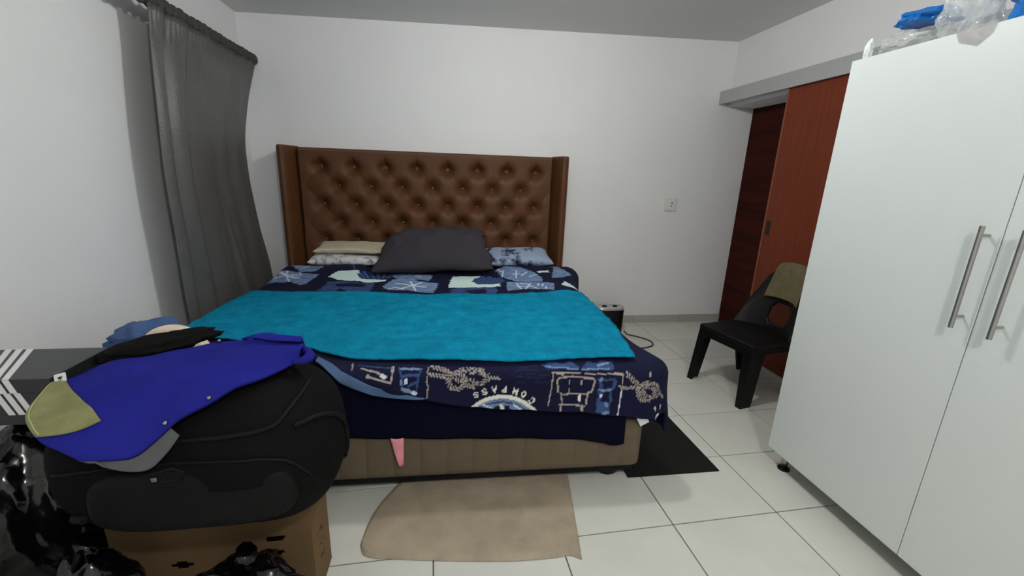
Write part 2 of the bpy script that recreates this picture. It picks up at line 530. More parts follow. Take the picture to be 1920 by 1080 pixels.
vert = np.abs(np.sin(math.pi * (GX - BX0) / BDX)) ** 0.5
up = smooth01(BZ0, BZ0 + 0.05, GZ)
puff = puff * (1 - up) + (0.7 + 0.3 * vert * (1 - smooth01(BZ0 + 0.02, BZ0 + 0.13, GZ)) + 0.3 * smooth01(BZ0 + 0.02, BZ0 + 0.13, GZ)) * up
D2 = np.full(GX.shape, 1e9)
for bx_, bz_ in BTN:
    D2 = np.minimum(D2, (GX - bx_) ** 2 + (GZ - bz_) ** 2)
r = np.sqrt(D2)
dim = 1 - np.exp(-(r / 0.048) ** 1.9)
pleat = np.zeros(GX.shape)
for bx_, bz_ in BTN[:8]:
    pleat += np.exp(-((GX - bx_) / (0.010 + 0.03 * np.clip((BZ0 + 0.06 - GZ) / 0.06, 0, 1))) ** 2) * smooth01(BZ0 - 0.005, BZ0 + 0.01, GZ) * (1 - smooth01(BZ0 + 0.03, BZ0 + 0.10, GZ))
depth = 0.062 * dim + 0.009 * puff - 0.020 * pleat
edge = np.minimum(np.minimum(GX - HX0, HX1 - GX), HBZ - 0.012 - GZ)
depth *= smooth01(0, 0.02, edge) * 0.75 + 0.25
ybase = -0.045
verts = np.stack([GX - hb.location.x, ybase - depth, GZ], -1).reshape(-1, 3)
obj('tufted_panel', verts, grid_faces(NX, len(zs)), 'leather', hb, True)
box('back_board', (HX0 - hb.location.x, -0.046, 0.05), (HX1 - hb.location.x, 0.019, HBZ - 0.004), 'leather', hb, bevel=0.006)
bme = None
for bx_, bz_ in BTN:
    if bme is None:
        rings = [[(rr * math.cos(a), -hh, rr * math.sin(a)) for a in np.linspace(0, 2 * math.pi, 13)[:-1]]
                 for rr, hh in ((0.0125, 0.0), (0.0125, 0.004), (0.009, 0.008), (0.003, 0.0095))]
        o = loft('button', rings, 'leather_btn', hb)
        bme = o.data
    else:
        o = link('button', bme, None, hb)
    o.location = (bx_ - hb.location.x, ybase - 0.003, bz_)
for s, x0, x1 in ((-1, HB0, HX0), (1, HX1, HB1)):
    cx = hb.location.x
    # plan outline of a wing: deep padded side, rounded nose, slanted inner face
    if s < 0:
        plan = [(x0, 0.019), (x0, -0.215), (x0 + 0.012, -0.232), (x0 + 0.03, -0.238), (x0 + 0.052, -0.23), (x0 + 0.062, -0.21), (x1, -0.06), (x1, 0.019)]
    else:
        plan = [(x1, 0.019), (x0, 0.019), (x0, -0.06), (x1 - 0.062, -0.21), (x1 - 0.052, -0.23), (x1 - 0.03, -0.238), (x1 - 0.012, -0.232), (x1, -0.215)]
    rings = []
    mx = sum(p[0] for p in plan) / len(plan)
    my = sum(p[1] for p in plan) / len(plan)
    for z, k in ((0.0, 1), (0.02, 1), (HBZ - 0.02, 1), (HBZ - 0.005, 0.97), (HBZ + 0.002, 0.88)):
        rings.append([(mx + (p[0] - mx) * k - cx, my + (p[1] - my) * k, z) for p in plan])
    o = loft('wing', rings, 'leather', hb, smooth=False)

# ================================================================== the bed
BED = empty('bed', (-0.10, 1.665, 0), -0.03)
tag(BED, 'double bed with taupe channel-quilted base and hidden mattress', 'bed')
BW = 1.02
# quilted front: vertical channels with recessed seams
seam = 0.1165
def base_front(u, v):
    x = -BW + 2 * BW * u
    z = 0.07 + 0.25 * v
    ph = (x + 0.02) / seam
    bulge = 0.010 * abs(math.sin(math.pi * ph)) ** 0.45
    ed = min(x + BW, BW - x)
    rnd = 0.05 - math.sqrt(max(0.0, 0.05 ** 2 - max(0, 0.05 - ed) ** 2))
    ez = min(v, 1 - v) * 0.25
    bulge *= min(1, ez / 0.02)
    rz = 0.012 * max(0, 1 - ez / 0.012) ** 2
    return (x, 0.012 - bulge + rnd + rz, z)
surf('quilted_front', base_front, 400, 14, 'base_fabric', BED)
box('base', (-BW + 0.002, 0.03, 0.07), (BW - 0.002, 1.885, 0.318), 'base_fabric', BED, bevel=0.03)
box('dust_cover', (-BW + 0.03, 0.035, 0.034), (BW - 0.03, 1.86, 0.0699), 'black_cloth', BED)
box('mattress', (-BW + 0.01, 0.03, 0.32), (BW - 0.05, 1.885, 0.575), 'mattress', BED, bevel=0.05, segs=3)
def foot_ring(r, z): return [(r * math.cos(a), r * math.sin(a), z) for a in np.linspace(0, 2 * math.pi, 25)[:-1]]
for x in (-0.88, 0.88):
    for y in (0.1, 1.78):
        o = loft('leg', [foot_ring(0.05, 0.0), foot_ring(0.062, 0.012), foot_ring(0.062, 0.028), foot_ring(0.05, 0.0335)], 'black_plastic', BED)
        o.location = (x, y, 0)
# ---- how the bedding lies: bed-local x across, y from the foot (0) to the head
RR, DXR, DXL, DY0 = 0.075, 1.10, -1.20, -0.035
def side(y):
    return 1.03 + 0.075 * np.exp(-(np.maximum(y, 0) / 0.22) ** 2) + 0.09 * np.exp(-((y - 1.66) / 0.2) ** 2)
def top_height(x, y):
    h = 0.632 + 0.050 * smooth01(1.15, 1.72, y) - 0.015 * smooth01(0.75, 1.05, np.abs(x)) * smooth01(1.0, 1.6, y)
    h = h + 0.006 * np.sin(5.1 * x + 1.3 * y) * np.sin(3.3 * y + 0.7) + 0.004 * np.sin(11 * x - 7 * y + 1)
    h = h + 0.010 * np.exp(-((x - 0.98) / 0.13) ** 2 - ((y - 1.68) / 0.16) ** 2)
    h = h - 0.040 * smooth01(1.39, 1.51, y) * smooth01(-0.62, -0.50, x) * (1 - smooth01(0.42, 0.54, x))
    return h
def fall(L):
    q = RR * math.pi / 2
    a = np.minimum(L, q) / RR
    out = RR * np.sin(a) + 0.05 * np.maximum(0, L - q)
    down = RR * (1 - np.cos(a)) + 0.99 * np.maximum(0, L - q)
    return out, down
def cloth(u, v):
    iy = np.maximum(v, DY0 + RR)
    ix = np.clip(u, DXL + RR, side(iy) - RR)
    ex, ey = u - ix, v - iy
    L = np.hypot(ex, ey)
    out, down = fall(L)
    k = np.where(L > 1e-9, out / np.maximum(L, 1e-9), 0)
    wav = 0.012 * np.sin(9 * u + 2) * smooth01(0.1, 0.35, L)
    kx = np.where(L > 1e-9, 1 / np.maximum(L, 1e-9), 0)
    return ix + ex * k + ex * kx * wav, iy + ey * k + ey * kx * wav, top_height(ix, iy) - down
def rest_height(x, y):
    """height of the bedding under a point"""
    d = np.hypot(np.maximum(0, np.maximum(x - (side(y) - RR), (DXL + RR) - x)), np.maximum(0, (DY0 + RR) - y))
    d = np.minimum(d, RR * 0.97)
    return top_height(np.clip(x, DXL + RR, side(y) - RR), np.maximum(y, DY0 + RR)) - (RR - np.sqrt(RR * RR - d * d))
HEM_U = np.array([-1.6, -0.70, -0.55, -0.432, -0.324, -0.198, -0.024, 0.192, 0.468, 0.708, 0.858, 0.966, 1.062, 1.14, 1.28, 1.45, 1.60])
HEM_V = np.array([0.16, 0.20, 0.185, 0.08, -0.015, -0.08, -0.14, -0.19, -0.21, -0.225, -0.245, -0.265, -0.275, -0.225, -0.13, -0.05, 0.0])
PRINT = [
    ('fill','steel',0,[(-1.17,1.225),(-1.182,1.415),(-1.182,1.52),(-1.176,1.6),(-1.08,1.585),(-0.924,1.515),(-0.846,1.475),(-0.858,1.405),(-0.882,1.275),(-0.912,1.265),(-1.008,1.36),(-1.122,1.355),(-1.176,1.335)]),
    ('line','pale',0.01,[(-1.086,1.5),(-1.182,1.55)]),
    ('line','pale',0.01,[(-1.086,1.5),(-1.152,1.425)]),
    ('line','pale',0.01,[(-1.086,1.5),(-1.176,1.605)]),
    ('line','pale',0.01,[(-1.086,1.5),(-1.104,1.585)]),
    ('line','pale',0.01,[(-1.086,1.5),(-0.99,1.52)]),
    ('line','pale',0.01,[(-1.086,1.5),(-1.002,1.435)]),
    ('line','pale',0.01,[(-1.086,1.5),(-1.02,1.37)]),
    ('line','pale',0.01,[(-1.086,1.5),(-0.966,1.425)]),
    ('line','pale',0.007,[(-1.128,1.43),(-1.182,1.545),(-1.188,1.605),(-1.104,1.505)]),
    ('line','pale',0.007,[(-1.05,1.505),(-1.002,1.475),(-0.978,1.5),(-1.014,1.565)]),
    ('fill','steel',0,[(-1.212,1.82),(-1.098,1.74),(-0.99,1.835),(-0.906,1.82),(-0.882,1.665),(-0.906,1.565),(-1.008,1.575)]),
    ('line','pale',0.012,[(-1.032,1.645),(-0.996,1.7),(-0.99,1.79),(-0.912,1.79)]),
    ('line','pale',0.008,[(-1.074,1.69),(-1.044,1.72)]),
    ('fill','mint',0,[(-0.768,1.405),(-0.732,1.52),(-0.588,1.56),(-0.582,1.475),(-0.54,1.39),(-0.366,1.375),(-0.366,1.335),(-0.486,1.31),(-0.534,1.34),(-0.696,1.35)]),
    ('fan','steel',0,[(-0.402,1.35),(-0.588,1.495),(-0.582,1.56),(-0.486,1.66),(-0.348,1.595),(-0.348,1.42),(-0.432,1.38),(-0.528,1.4)]),
    ('fill','dusk',0,[(-0.774,1.09),(-0.75,1.205),(-0.738,1.315),(-0.618,1.33),(-0.432,1.295),(-0.426,1.11),(-0.444,1.045),(-0.612,1.065)]),
    ('fill','navy',0,[(-0.69,1.28),(-0.576,1.3),(-0.486,1.28),(-0.486,1.215),(-0.594,1.235),(-0.666,1.23)]),
    ('fill','navy',0,[(-0.66,1.135),(-0.624,1.185),(-0.564,1.115),(-0.564,1.06),(-0.636,1.07)]),
    ('line','dusk',0.012,[(-0.762,1.715),(-0.732,1.76),(-0.666,1.725),(-0.63,1.59)]),
    ('fill','steel',0,[(-0.366,1.22),(-0.33,1.35),(-0.27,1.42),(-0.192,1.38),(-0.12,1.35),(0.006,1.33),(-0.018,1.115),(-0.09,1.13),(-0.192,1.17),(-0.318,1.145)]),
    ('line','pale',0.013,[(-0.168,1.27),(-0.288,1.3)]),
    ('line','pale',0.013,[(-0.168,1.27),(-0.192,1.345)]),
    ('line','pale',0.013,[(-0.168,1.27),(-0.114,1.335)]),
    ('line','pale',0.013,[(-0.168,1.27),(-0.078,1.25)]),
    ('line','pale',0.013,[(-0.168,1.27),(-0.138,1.165)]),
    ('line','pale',0.013,[(-0.168,1.27),(-0.24,1.195)]),
    ('line','pale',0.01,[(-0.318,1.17),(-0.276,1.215),(-0.222,1.18)]),
    ('fill','steel',0,[(-0.354,1.61),(-0.246,1.615),(-0.054,1.57),(-0.06,1.365),(-0.138,1.39),(-0.18,1.36),(-0.264,1.435),(-0.342,1.545)]),
    ('line','pale',0.01,[(-0.18,1.56),(-0.132,1.535)]),
    ('fill','mint',0,[(0.102,1.565),(0.318,1.56),(0.258,1.35),(0.288,1.275),(0.45,1.31),(0.438,1.24),(0.264,1.19),(0.078,1.24),(0.096,1.485)]),
    ('fan','steel',0,[(0.396,1.255),(0.246,1.34),(0.306,1.555),(0.402,1.54),(0.486,1.355),(0.456,1.295),(0.348,1.27),(0.276,1.285)]),
    ('fill','dusk',0,[(0.09,1.04),(0.102,1.2),(0.156,1.22),(0.408,1.215),(0.414,1.135),(0.378,1.03),(0.258,1.025)]),
    ('fill','navy',0,[(0.186,1.145),(0.342,1.19),(0.336,1.09),(0.234,1.055)]),
    ('fill','steel',0,[(0.426,1.795),(0.498,1.705),(0.642,1.665),(0.726,1.57),(0.774,1.44),(0.768,1.34),(0.564,1.35),(0.486,1.39)]),
    ('line','pale',0.01,[(0.498,1.61),(0.474,1.455)]),
    ('line','pale',0.01,[(0.594,1.565),(0.576,1.42)]),
    ('line','pale',0.01,[(0.558,1.485),(0.618,1.505)]),
    ('line','pale',0.01,[(0.624,1.475),(0.678,1.555)]),
    ('line','pale',0.01,[(0.684,1.455),(0.75,1.505)]),
    ('line','pale',0.01,[(0.456,1.745),(0.48,1.595)]),
    ('fill','steel',0,[(0.492,1.33),(0.63,1.34),(0.84,1.315),(0.81,1.14),(0.702,1.165),(0.606,1.185),(0.48,1.14)]),
    ('line','pale',0.011,[(0.564,1.305),(0.582,1.185)]),
    ('line','pale',0.011,[(0.594,1.31),(0.654,1.28)]),
    ('line','pale',0.011,[(0.666,1.305),(0.612,1.175)]),
    ('line','pale',0.011,[(0.672,1.225),(0.702,1.175)]),
    ('line','pale',0.011,[(0.726,1.305),(0.714,1.255)]),
    ('line','pale',0.011,[(0.756,1.295),(0.744,1.24)]),
    ('line','pale',0.011,[(0.768,1.23),(0.756,1.175)]),
    ('line','pale',0.011,[(0.564,1.23),(0.672,1.245)]),
    ('fill','steel',0,[(0.792,1.835),(0.924,1.855),(0.978,1.66),(1.026,1.51),(0.918,1.44),(0.852,1.43),(0.918,1.695)]),
    ('fill','mint',0,[(0.762,1.575),(0.864,1.615),(0.858,1.565),(0.768,1.535)]),
    ('fill','mint',0,[(0.894,1.29),(0.936,1.37),(1.02,1.215),(1.002,1.205)]),
    ('fill','dusk',0,[(0.93,1.135),(1.014,1.17),(1.008,0.975),(0.96,0.9)]),
    ('line','tan',0.005,[(-0.288,0.04),(-0.282,0.0)]),
    ('line','tan',0.008,[(-0.246,0.005),(-0.186,-0.015),(-0.156,-0.025)]),
    ('line','tan',0.008,[(-0.222,-0.03),(-0.18,-0.045),(-0.132,-0.06)]),
    ('line','tan',0.007,[(-0.12,-0.025),(-0.126,-0.06)]),
    ('line','tan',0.014,[(-0.12,0.005),(-0.12,-0.015)]),
    ('line','pale',0.016,[(-0.162,-0.03),(-0.15,-0.035)]),
    ('line','dusk',0.005,[(-0.264,0.025),(-0.216,0.015),(-0.12,0.0)]),
    ('line','tan',0.009,[(-0.222,-0.035),(-0.216,-0.025)]),
    ('line','steel',0.01,[(-0.09,-0.005),(-0.006,-0.015)]),
    ('line','dusk',0.007,[(-0.096,0.0),(-0.084,-0.035),(-0.078,-0.09),(-0.06,-0.1),(-0.024,-0.11),(-0.018,-0.065),(-0.006,-0.015)]),
    ('line','pale',0.014,[(-0.066,-0.055),(-0.066,-0.065)]),
    ('line','steel',0.016,[(-0.078,-0.09),(-0.048,-0.105)]),
    ('line','pale',0.016,[(-0.036,-0.11),(-0.03,-0.115)]),
    ('line','dusk',0.012,[(-0.078,-0.04),(-0.054,-0.035),(-0.018,-0.04)]),
    ('line','dusk',0.012,[(-0.054,-0.08),(-0.018,-0.065)]),
    ('line','steel',0.009,[(-0.084,-0.055),(-0.084,-0.07)]),
    ('line','tan',0.0045,[(0.024,-0.01),(0.018,-0.07),(0.024,-0.09),(0.018,-0.14)]),
    ('cord','tan',0.024,[(0.042,-0.01),(0.084,-0.02),(0.12,-0.04),(0.144,-0.065),(0.174,-0.085),(0.21,-0.1)]),
    ('cord','tan',0.022,[(0.03,-0.04),(0.078,-0.05),(0.108,-0.05),(0.156,-0.025),(0.198,-0.02),(0.246,-0.025),(0.27,-0.045),(0.276,-0.065)]),
    ('cord','tan',0.026,[(0.18,-0.07),(0.168,-0.095),(0.15,-0.105),(0.12,-0.1),(0.108,-0.08),(0.108,-0.055),(0.12,-0.04),(0.15,-0.035),(0.168,-0.05),(0.18,-0.07)]),
    ('cord','tan',0.022,[(0.204,-0.04),(0.216,-0.03),(0.234,-0.025),(0.252,-0.03),(0.264,-0.045),(0.264,-0.06),(0.252,-0.075),(0.234,-0.08),(0.216,-0.08),(0.204,-0.065)]),
    ('cord','tan',0.018,[(0.174,-0.03),(0.204,-0.02)]),
    ('cord','tan',0.024,[(0.24,-0.035),(0.258,-0.04),(0.264,-0.06),(0.246,-0.085)]),
    ('cord','tan',0.018,[(0.258,-0.05),(0.288,-0.055),(0.318,-0.06)]),
    ('fill','steel',0,[(0.204,-0.205),(0.234,-0.18),(0.264,-0.16),(0.3,-0.15),(0.33,-0.145),(0.366,-0.15),(0.402,-0.16),(0.438,-0.18),(0.468,-0.21),(0.462,-0.225),(0.204,-0.225)]),
    ('line','cream',0.017,[(0.198,-0.205),(0.216,-0.19),(0.24,-0.17),(0.258,-0.16),(0.282,-0.15),(0.306,-0.145),(0.33,-0.14),(0.36,-0.145),(0.384,-0.15),(0.408,-0.16),(0.432,-0.175),(0.45,-0.19),(0.474,-0.21)]),
    ('line','navy',0.005,[(0.222,-0.21),(0.246,-0.19),(0.276,-0.175),(0.306,-0.17),(0.336,-0.165),(0.366,-0.17),(0.396,-0.18),(0.42,-0.195),(0.444,-0.215)]),
    ('fill','navy',0,[(0.276,-0.225),(0.3,-0.19),(0.324,-0.18),(0.366,-0.185),(0.396,-0.225)]),
    ('fill','cream',0,[(0.318,-0.22),(0.33,-0.165),(0.354,-0.22)]),
    ('line','pale',0.008,[(0.252,-0.18),(0.288,-0.195)]),
    ('line','pale',0.008,[(0.384,-0.18),(0.414,-0.205)]),
    ('char','C',0.026,[(0.462,-0.165),(0.45,-0.18)]),
    ('char','O',0.026,[(0.426,-0.135),(0.42,-0.155)]),
    ('char','M',0.026,[(0.39,-0.12),(0.384,-0.145)]),
    ('char','P',0.026,[(0.342,-0.11),(0.342,-0.135)]),
    ('char','A',0.026,[(0.3,-0.11),(0.306,-0.135)]),
    ('char','S',0.026,[(0.258,-0.12),(0.264,-0.14)]),
    ('char','S',0.026,[(0.222,-0.135),(0.228,-0.155)]),
    ('line','faint',0.004,[(0.384,-0.01),(0.438,-0.015)]),
    ('line','faint',0.004,[(0.45,-0.01),(0.492,-0.015)]),
    ('line','faint',0.004,[(0.396,-0.025),(0.486,-0.03)]),
    ('line','faint',0.004,[(0.504,-0.025),(0.54,-0.03)]),
    ('line','faint',0.004,[(0.384,-0.035),(0.42,-0.04)]),
    ('line','faint',0.004,[(0.432,-0.04),(0.504,-0.05)]),
    ('line','faint',0.004,[(0.402,-0.05),(0.456,-0.06)]),
    ('line','faint',0.004,[(0.468,-0.06),(0.528,-0.065)]),
    ('line','faint',0.004,[(0.42,-0.07),(0.486,-0.075)]),
    ('line','faint',0.004,[(0.504,-0.05),(0.534,-0.05)]),
    ('line','faint',0.004,[(0.39,-0.075),(0.426,-0.08)]),
    ('line','faint',0.004,[(0.486,-0.08),(0.534,-0.085)]),
    ('line','faint',0.004,[(0.372,-0.045),(0.396,-0.05)]),
    ('fill','dusk',0,[(0.504,0.0),(0.534,0.0),(0.642,0.005),(0.666,-0.02),(0.666,-0.03),(0.522,-0.02)]),
    ('fill','dusk',0,[(0.672,-0.03),(0.708,0.005),(0.828,0.015),(0.828,-0.015),(0.81,-0.03)]),
    ('line','steel',0.006,[(0.522,-0.015),(0.66,-0.03)]),
    ('line','steel',0.01,[(0.756,-0.01),(0.804,0.005)]),
    ('line','steel',0.006,[(0.678,-0.03),(0.804,-0.025)]),
    ('line','tan',0.005,[(0.534,-0.185),(0.546,-0.11),(0.552,-0.04)]),
    ('line','tan',0.005,[(0.546,-0.04),(0.684,-0.05),(0.864,-0.045),(0.864,-0.1)]),
    ('line','pale',0.006,[(0.864,-0.1),(0.858,-0.19),(0.852,-0.24)]),
    ('line','tan',0.011,[(0.57,-0.045),(0.594,-0.05)]),
    ('line','tan',0.011,[(0.828,-0.045),(0.864,-0.05)]),
    ('line','tan',0.008,[(0.576,-0.13),(0.57,-0.075),(0.582,-0.065),(0.636,-0.06),(0.732,-0.07),(0.738,-0.08),(0.726,-0.13),(0.708,-0.135),(0.702,-0.185)]),
    ('line','tan',0.006,[(0.588,-0.135),(0.594,-0.18)]),
    ('line','tan',0.006,[(0.588,-0.14),(0.708,-0.14)]),
    ('line','tan',0.006,[(0.582,-0.185),(0.642,-0.19),(0.696,-0.195)]),
    ('line','tan',0.01,[(0.588,-0.195),(0.588,-0.21)]),
    ('line','tan',0.01,[(0.684,-0.195),(0.684,-0.215)]),
    ('line','tan',0.006,[(0.624,-0.075),(0.624,-0.095)]),
    ('line','tan',0.007,[(0.678,-0.08),(0.678,-0.095)]),
    ('line','cream',0.012,[(0.672,-0.15),(0.672,-0.17)]),
    ('line','tan',0.005,[(0.624,-0.115),(0.624,-0.13)]),
    ('fill','dusk',0,[(0.75,-0.07),(0.828,-0.06),(0.834,-0.1),(0.816,-0.125),(0.816,-0.19),(0.804,-0.23),(0.744,-0.22),(0.75,-0.18),(0.756,-0.125)]),
    ('fill','navy',0,[(0.774,-0.08),(0.822,-0.075),(0.816,-0.11),(0.774,-0.115)]),
    ('fill','navy',0,[(0.774,-0.135),(0.804,-0.13),(0.804,-0.18),(0.774,-0.18)]),
    ('line','pale',0.012,[(0.768,-0.145),(0.768,-0.15)]),
    ('line','steel',0.012,[(0.792,-0.185),(0.798,-0.195)]),
    ('line','steel',0.008,[(0.756,-0.12),(0.78,-0.125),(0.816,-0.12)]),
    ('line','steel',0.014,[(0.762,-0.075),(0.768,-0.07)]),
    ('line','steel',0.012,[(0.78,-0.225),(0.804,-0.225)]),
    ('cord','tan',0.02,[(0.852,-0.105),(0.894,-0.11),(0.936,-0.11),(0.978,-0.11),(1.014,-0.12),(1.086,-0.145),(1.122,-0.145)]),
    ('cord','tan',0.026,[(0.882,-0.045),(0.918,-0.08),(0.948,-0.11),(0.972,-0.15),(1.002,-0.175)]),
    ('cord','tan',0.026,[(1.02,-0.135),(1.014,-0.165),(0.99,-0.18),(0.96,-0.17),(0.942,-0.145),(0.936,-0.115),(0.954,-0.095),(0.978,-0.09),(1.002,-0.105),(1.02,-0.135)]),
    ('cord','tan',0.022,[(0.996,-0.1),(1.008,-0.095),(1.02,-0.1),(1.032,-0.11),(1.044,-0.125),(1.05,-0.14),(1.044,-0.155),(1.026,-0.165),(1.014,-0.165),(1.002,-0.16)]),
    ('line','tan',0.01,[(0.99,-0.045),(0.99,-0.055)]),
    ('char','S',0.022,[(1.038,-0.22),(1.062,-0.235)]),
    ('char','A',0.022,[(1.116,-0.2),(1.122,-0.22)]),
    ('fill','steel',0,[(1.05,-0.25),(1.122,-0.23),(1.122,-0.295),(1.05,-0.295)]),
    ('fill','cream',0,[(1.056,-0.25),(1.122,-0.23),(1.122,-0.245),(1.08,-0.26)]),
]

# ---- printed duvet: a dense sheet, its print carried as vertex colour
INK = dict(navy=(13, 16, 46), steel=(116, 140, 178), dusk=(54, 76, 122), mint=(204, 226, 222), pale=(208, 216, 232),
           tan=(166, 156, 148), cream=(226, 226, 214), faint=(32, 38, 74))
INK = {k: np.array(lin(v)[:3]) for k, v in INK.items()}
GLYPH = {'C': [[(0.9, 0.8), (0.65, 1), (0.3, 0.95), (0.08, 0.6), (0.1, 0.3), (0.35, 0.03), (0.7, 0.03), (0.92, 0.22)]],
         'O': [[(0.5, 1), (0.15, 0.8), (0.08, 0.45), (0.25, 0.08), (0.6, 0.02), (0.9, 0.3), (0.9, 0.7), (0.5, 1)]],
         'M': [[(0.05, 0), (0.12, 1), (0.5, 0.25), (0.88, 1), (0.95, 0)]],
         'P': [[(0.2, 0), (0.2, 1), (0.65, 1), (0.88, 0.78), (0.65, 0.5), (0.2, 0.48)]],
         'A': [[(0.05, 0), (0.5, 1), (0.95, 0)], [(0.25, 0.38), (0.75, 0.38)]],
         'S': [[(0.88, 0.82), (0.6, 1), (0.25, 0.93), (0.15, 0.7), (0.4, 0.53), (0.75, 0.42), (0.88, 0.22), (0.6, 0.02), (0.25, 0.04), (0.1, 0.2)]]}

def print_colours(U, V):
    C = np.tile(INK['navy'], (len(U), 1))
    wob = 0.004 * np.sin(70 * U + 3 * np.sin(50 * V)) + 0.003 * np.sin(130 * V + 40 * U)
    Uw, Vw = U + wob, V + 0.7 * wob[::-1]
    mott = 0.86 + 0.22 * np.sin(37 * U + 5 * np.sin(23 * V)) * np.sin(41 * V + 4 * np.sin(19 * U))
    def near(pts, pad):
        P = np.array(pts)
        return np.nonzero((U > P[:, 0].min() - pad) & (U < P[:, 0].max() + pad) & (V > P[:, 1].min() - pad) & (V < P[:, 1].max() + pad))[0]
    def inside(idx, poly):
        x, y = Uw[idx], Vw[idx]
        r = np.zeros(len(idx), bool)
        for k in range(len(poly)):
            (x1, y1), (x2, y2) = poly[k], poly[k - 1]
            if y1 == y2: continue
            r ^= ((y1 > y) != (y2 > y)) & (x < (x2 - x1) * (y - y1) / (y2 - y1) + x1)
        return r
    def seg_dist(idx, pts):
        d = np.full(len(idx), 1e9)
        q = np.stack([U[idx], V[idx]], -1)
        for a, b in zip(pts[:-1], pts[1:]):
            a, b = np.array(a), np.array(b)
            t = np.clip(((q - a) @ (b - a)) / max(1e-9, (b - a) @ (b - a)), 0, 1)
            d = np.minimum(d, np.hypot(*(q - a - t[:, None] * (b - a)).T))
        return d
    for op, col, w, pts in PRINT:
        if op in ('fill', 'rope', 'fan'):
            poly = pts[1:] if op == 'fan' else pts
            idx = near(poly, 0.02)
            sel = idx[inside(idx, poly)]
            if op == 'fill':
                C[sel] = INK[col] * (mott[sel, None] if col in ('steel', 'dusk') else 1)
            elif op == 'rope':
                P = np.array(poly); c = P.mean(0)
                ang = np.arctan2(V[sel] - c[1], U[sel] - c[0])
                wide = np.ptp(P[:, 0]) > 0.12
                ph = np.sin(ang * 17 + 40 * np.hypot(U[sel] - c[0], V[sel] - c[1])) if wide else np.sin((U[sel] + 0.6 * V[sel]) * 520)
                C[sel] = np.where((ph > -0.25)[:, None], INK['tan'], INK['navy'])
            else:
                c = pts[0]
                ang = np.arctan2((V[sel] - c[1]) * 1.0, U[sel] - c[0])
                C[sel] = np.where((np.sin(ang * 34) > 0.55)[:, None], INK['navy'], INK['dusk'] * 1.15)
        elif op == 'cord':
            idx = near(pts, w)
            q = np.stack([U[idx], V[idx]], -1)
            best = np.full(len(idx), 1e9); arc = np.zeros(len(idx)); sidev = np.zeros(len(idx)); run = 0.0
            for a, b in zip(pts[:-1], pts[1:]):
                a, b = np.array(a), np.array(b)
                ln = max(1e-9, np.linalg.norm(b - a)); dvec = (b - a) / ln
                t = np.clip((q - a) @ dvec, 0, ln)
                off = q - a - t[:, None] * dvec
                d = np.hypot(*off.T)
                s_ = off @ np.array([-dvec[1], dvec[0]])
                m_ = d < best
                best[m_] = d[m_]; arc[m_] = run + t[m_]; sidev[m_] = s_[m_]
                run += ln
            sel = idx[best < w / 2]; m_ = best < w / 2
            ph = np.sin((arc[m_] + 0.75 * sidev[m_]) * 2 * math.pi / 0.0135)
            edge_ = best[m_] > 0.42 * w
            C[sel] = np.where(((ph > -0.2) & ~edge_)[:, None], INK['tan'], INK['navy'])
        elif op == 'line':
            idx = near(pts, w)
            sel = idx[seg_dist(idx, pts) < w / 2]
            C[sel] = INK[col]
        else:
            p, e = np.array(pts[0]), np.array(pts[1])
            upv = (e - p) / np.linalg.norm(e - p)
            rt = np.array([upv[1], -upv[0]])
            for st_ in GLYPH[col]:
                g = [tuple(p + rt * (a - 0.5) * w * 0.78 + upv * (b - 0.5) * w) for a, b in st_]
                idx = near(g, 0.01)
                C[idx[seg_dist(idx, g) < 0.0028]] = INK['cream']
    return C

RIGHT_U, LEFT_U, HEAD_V = DXR - RR + 0.40, DXL + RR - 0.22, 1.73
uu = np.concatenate([np.linspace(LEFT_U, -0.72, 110, endpoint=False), np.linspace(-0.72, DXR + 0.02, 430, endpoint=False), np.linspace(DXR + 0.02, RIGHT_U, 60)])
tt = np.concatenate([np.linspace(0, 0.30, 95, endpoint=False), np.linspace(0.30, 1.02, 40, endpoint=False), np.linspace(1.02, HEAD_V, 125)])
hem = np.interp(uu, HEM_U, HEM_V)
UU = np.tile(uu, (len(tt), 1))
k = np.clip(tt / 0.30, 0, 1)[:, None]
VV = np.where(tt[:, None] < 0.30, hem[None, :] * (1 - k) + 0.30 * k, tt[:, None])
# finer vertical steps where the print shows: the foot rows already run from the hem up
X_, Y_, Z_ = cloth(UU, VV)
edge_wave = 0.010 * np.sin(14 * UU) * np.exp(-((VV - hem[None, :]) / 0.05) ** 2)
Y_ = Y_ - np.abs(edge_wave) * (UU > -0.4)
dv = obj('duvet', np.stack([X_, Y_, Z_], -1).reshape(-1, 3), grid_faces(len(uu), len(tt)), attr_mat('nautical_print', 'print', rough=0.85, bump=0.15, bscale=220), None, True)
col = dv.data.color_attributes.new('print', 'FLOAT_COLOR', 'POINT')
cc = print_colours(UU.ravel(), VV.ravel())
col.data.foreach_set('color', np.concatenate([cc, np.ones((len(cc), 1))], 1).astype(np.float32).ravel())
dv.location = BED.location; dv.rotation_euler = BED.rotation_euler
md = dv.modifiers.new('thickness', 'SOLIDIFY'); md.thickness = 0.016; md.offset = -1
tag(dv, 'navy duvet printed with shells, ropes and compass patches, spread over the bed', 'duvet')
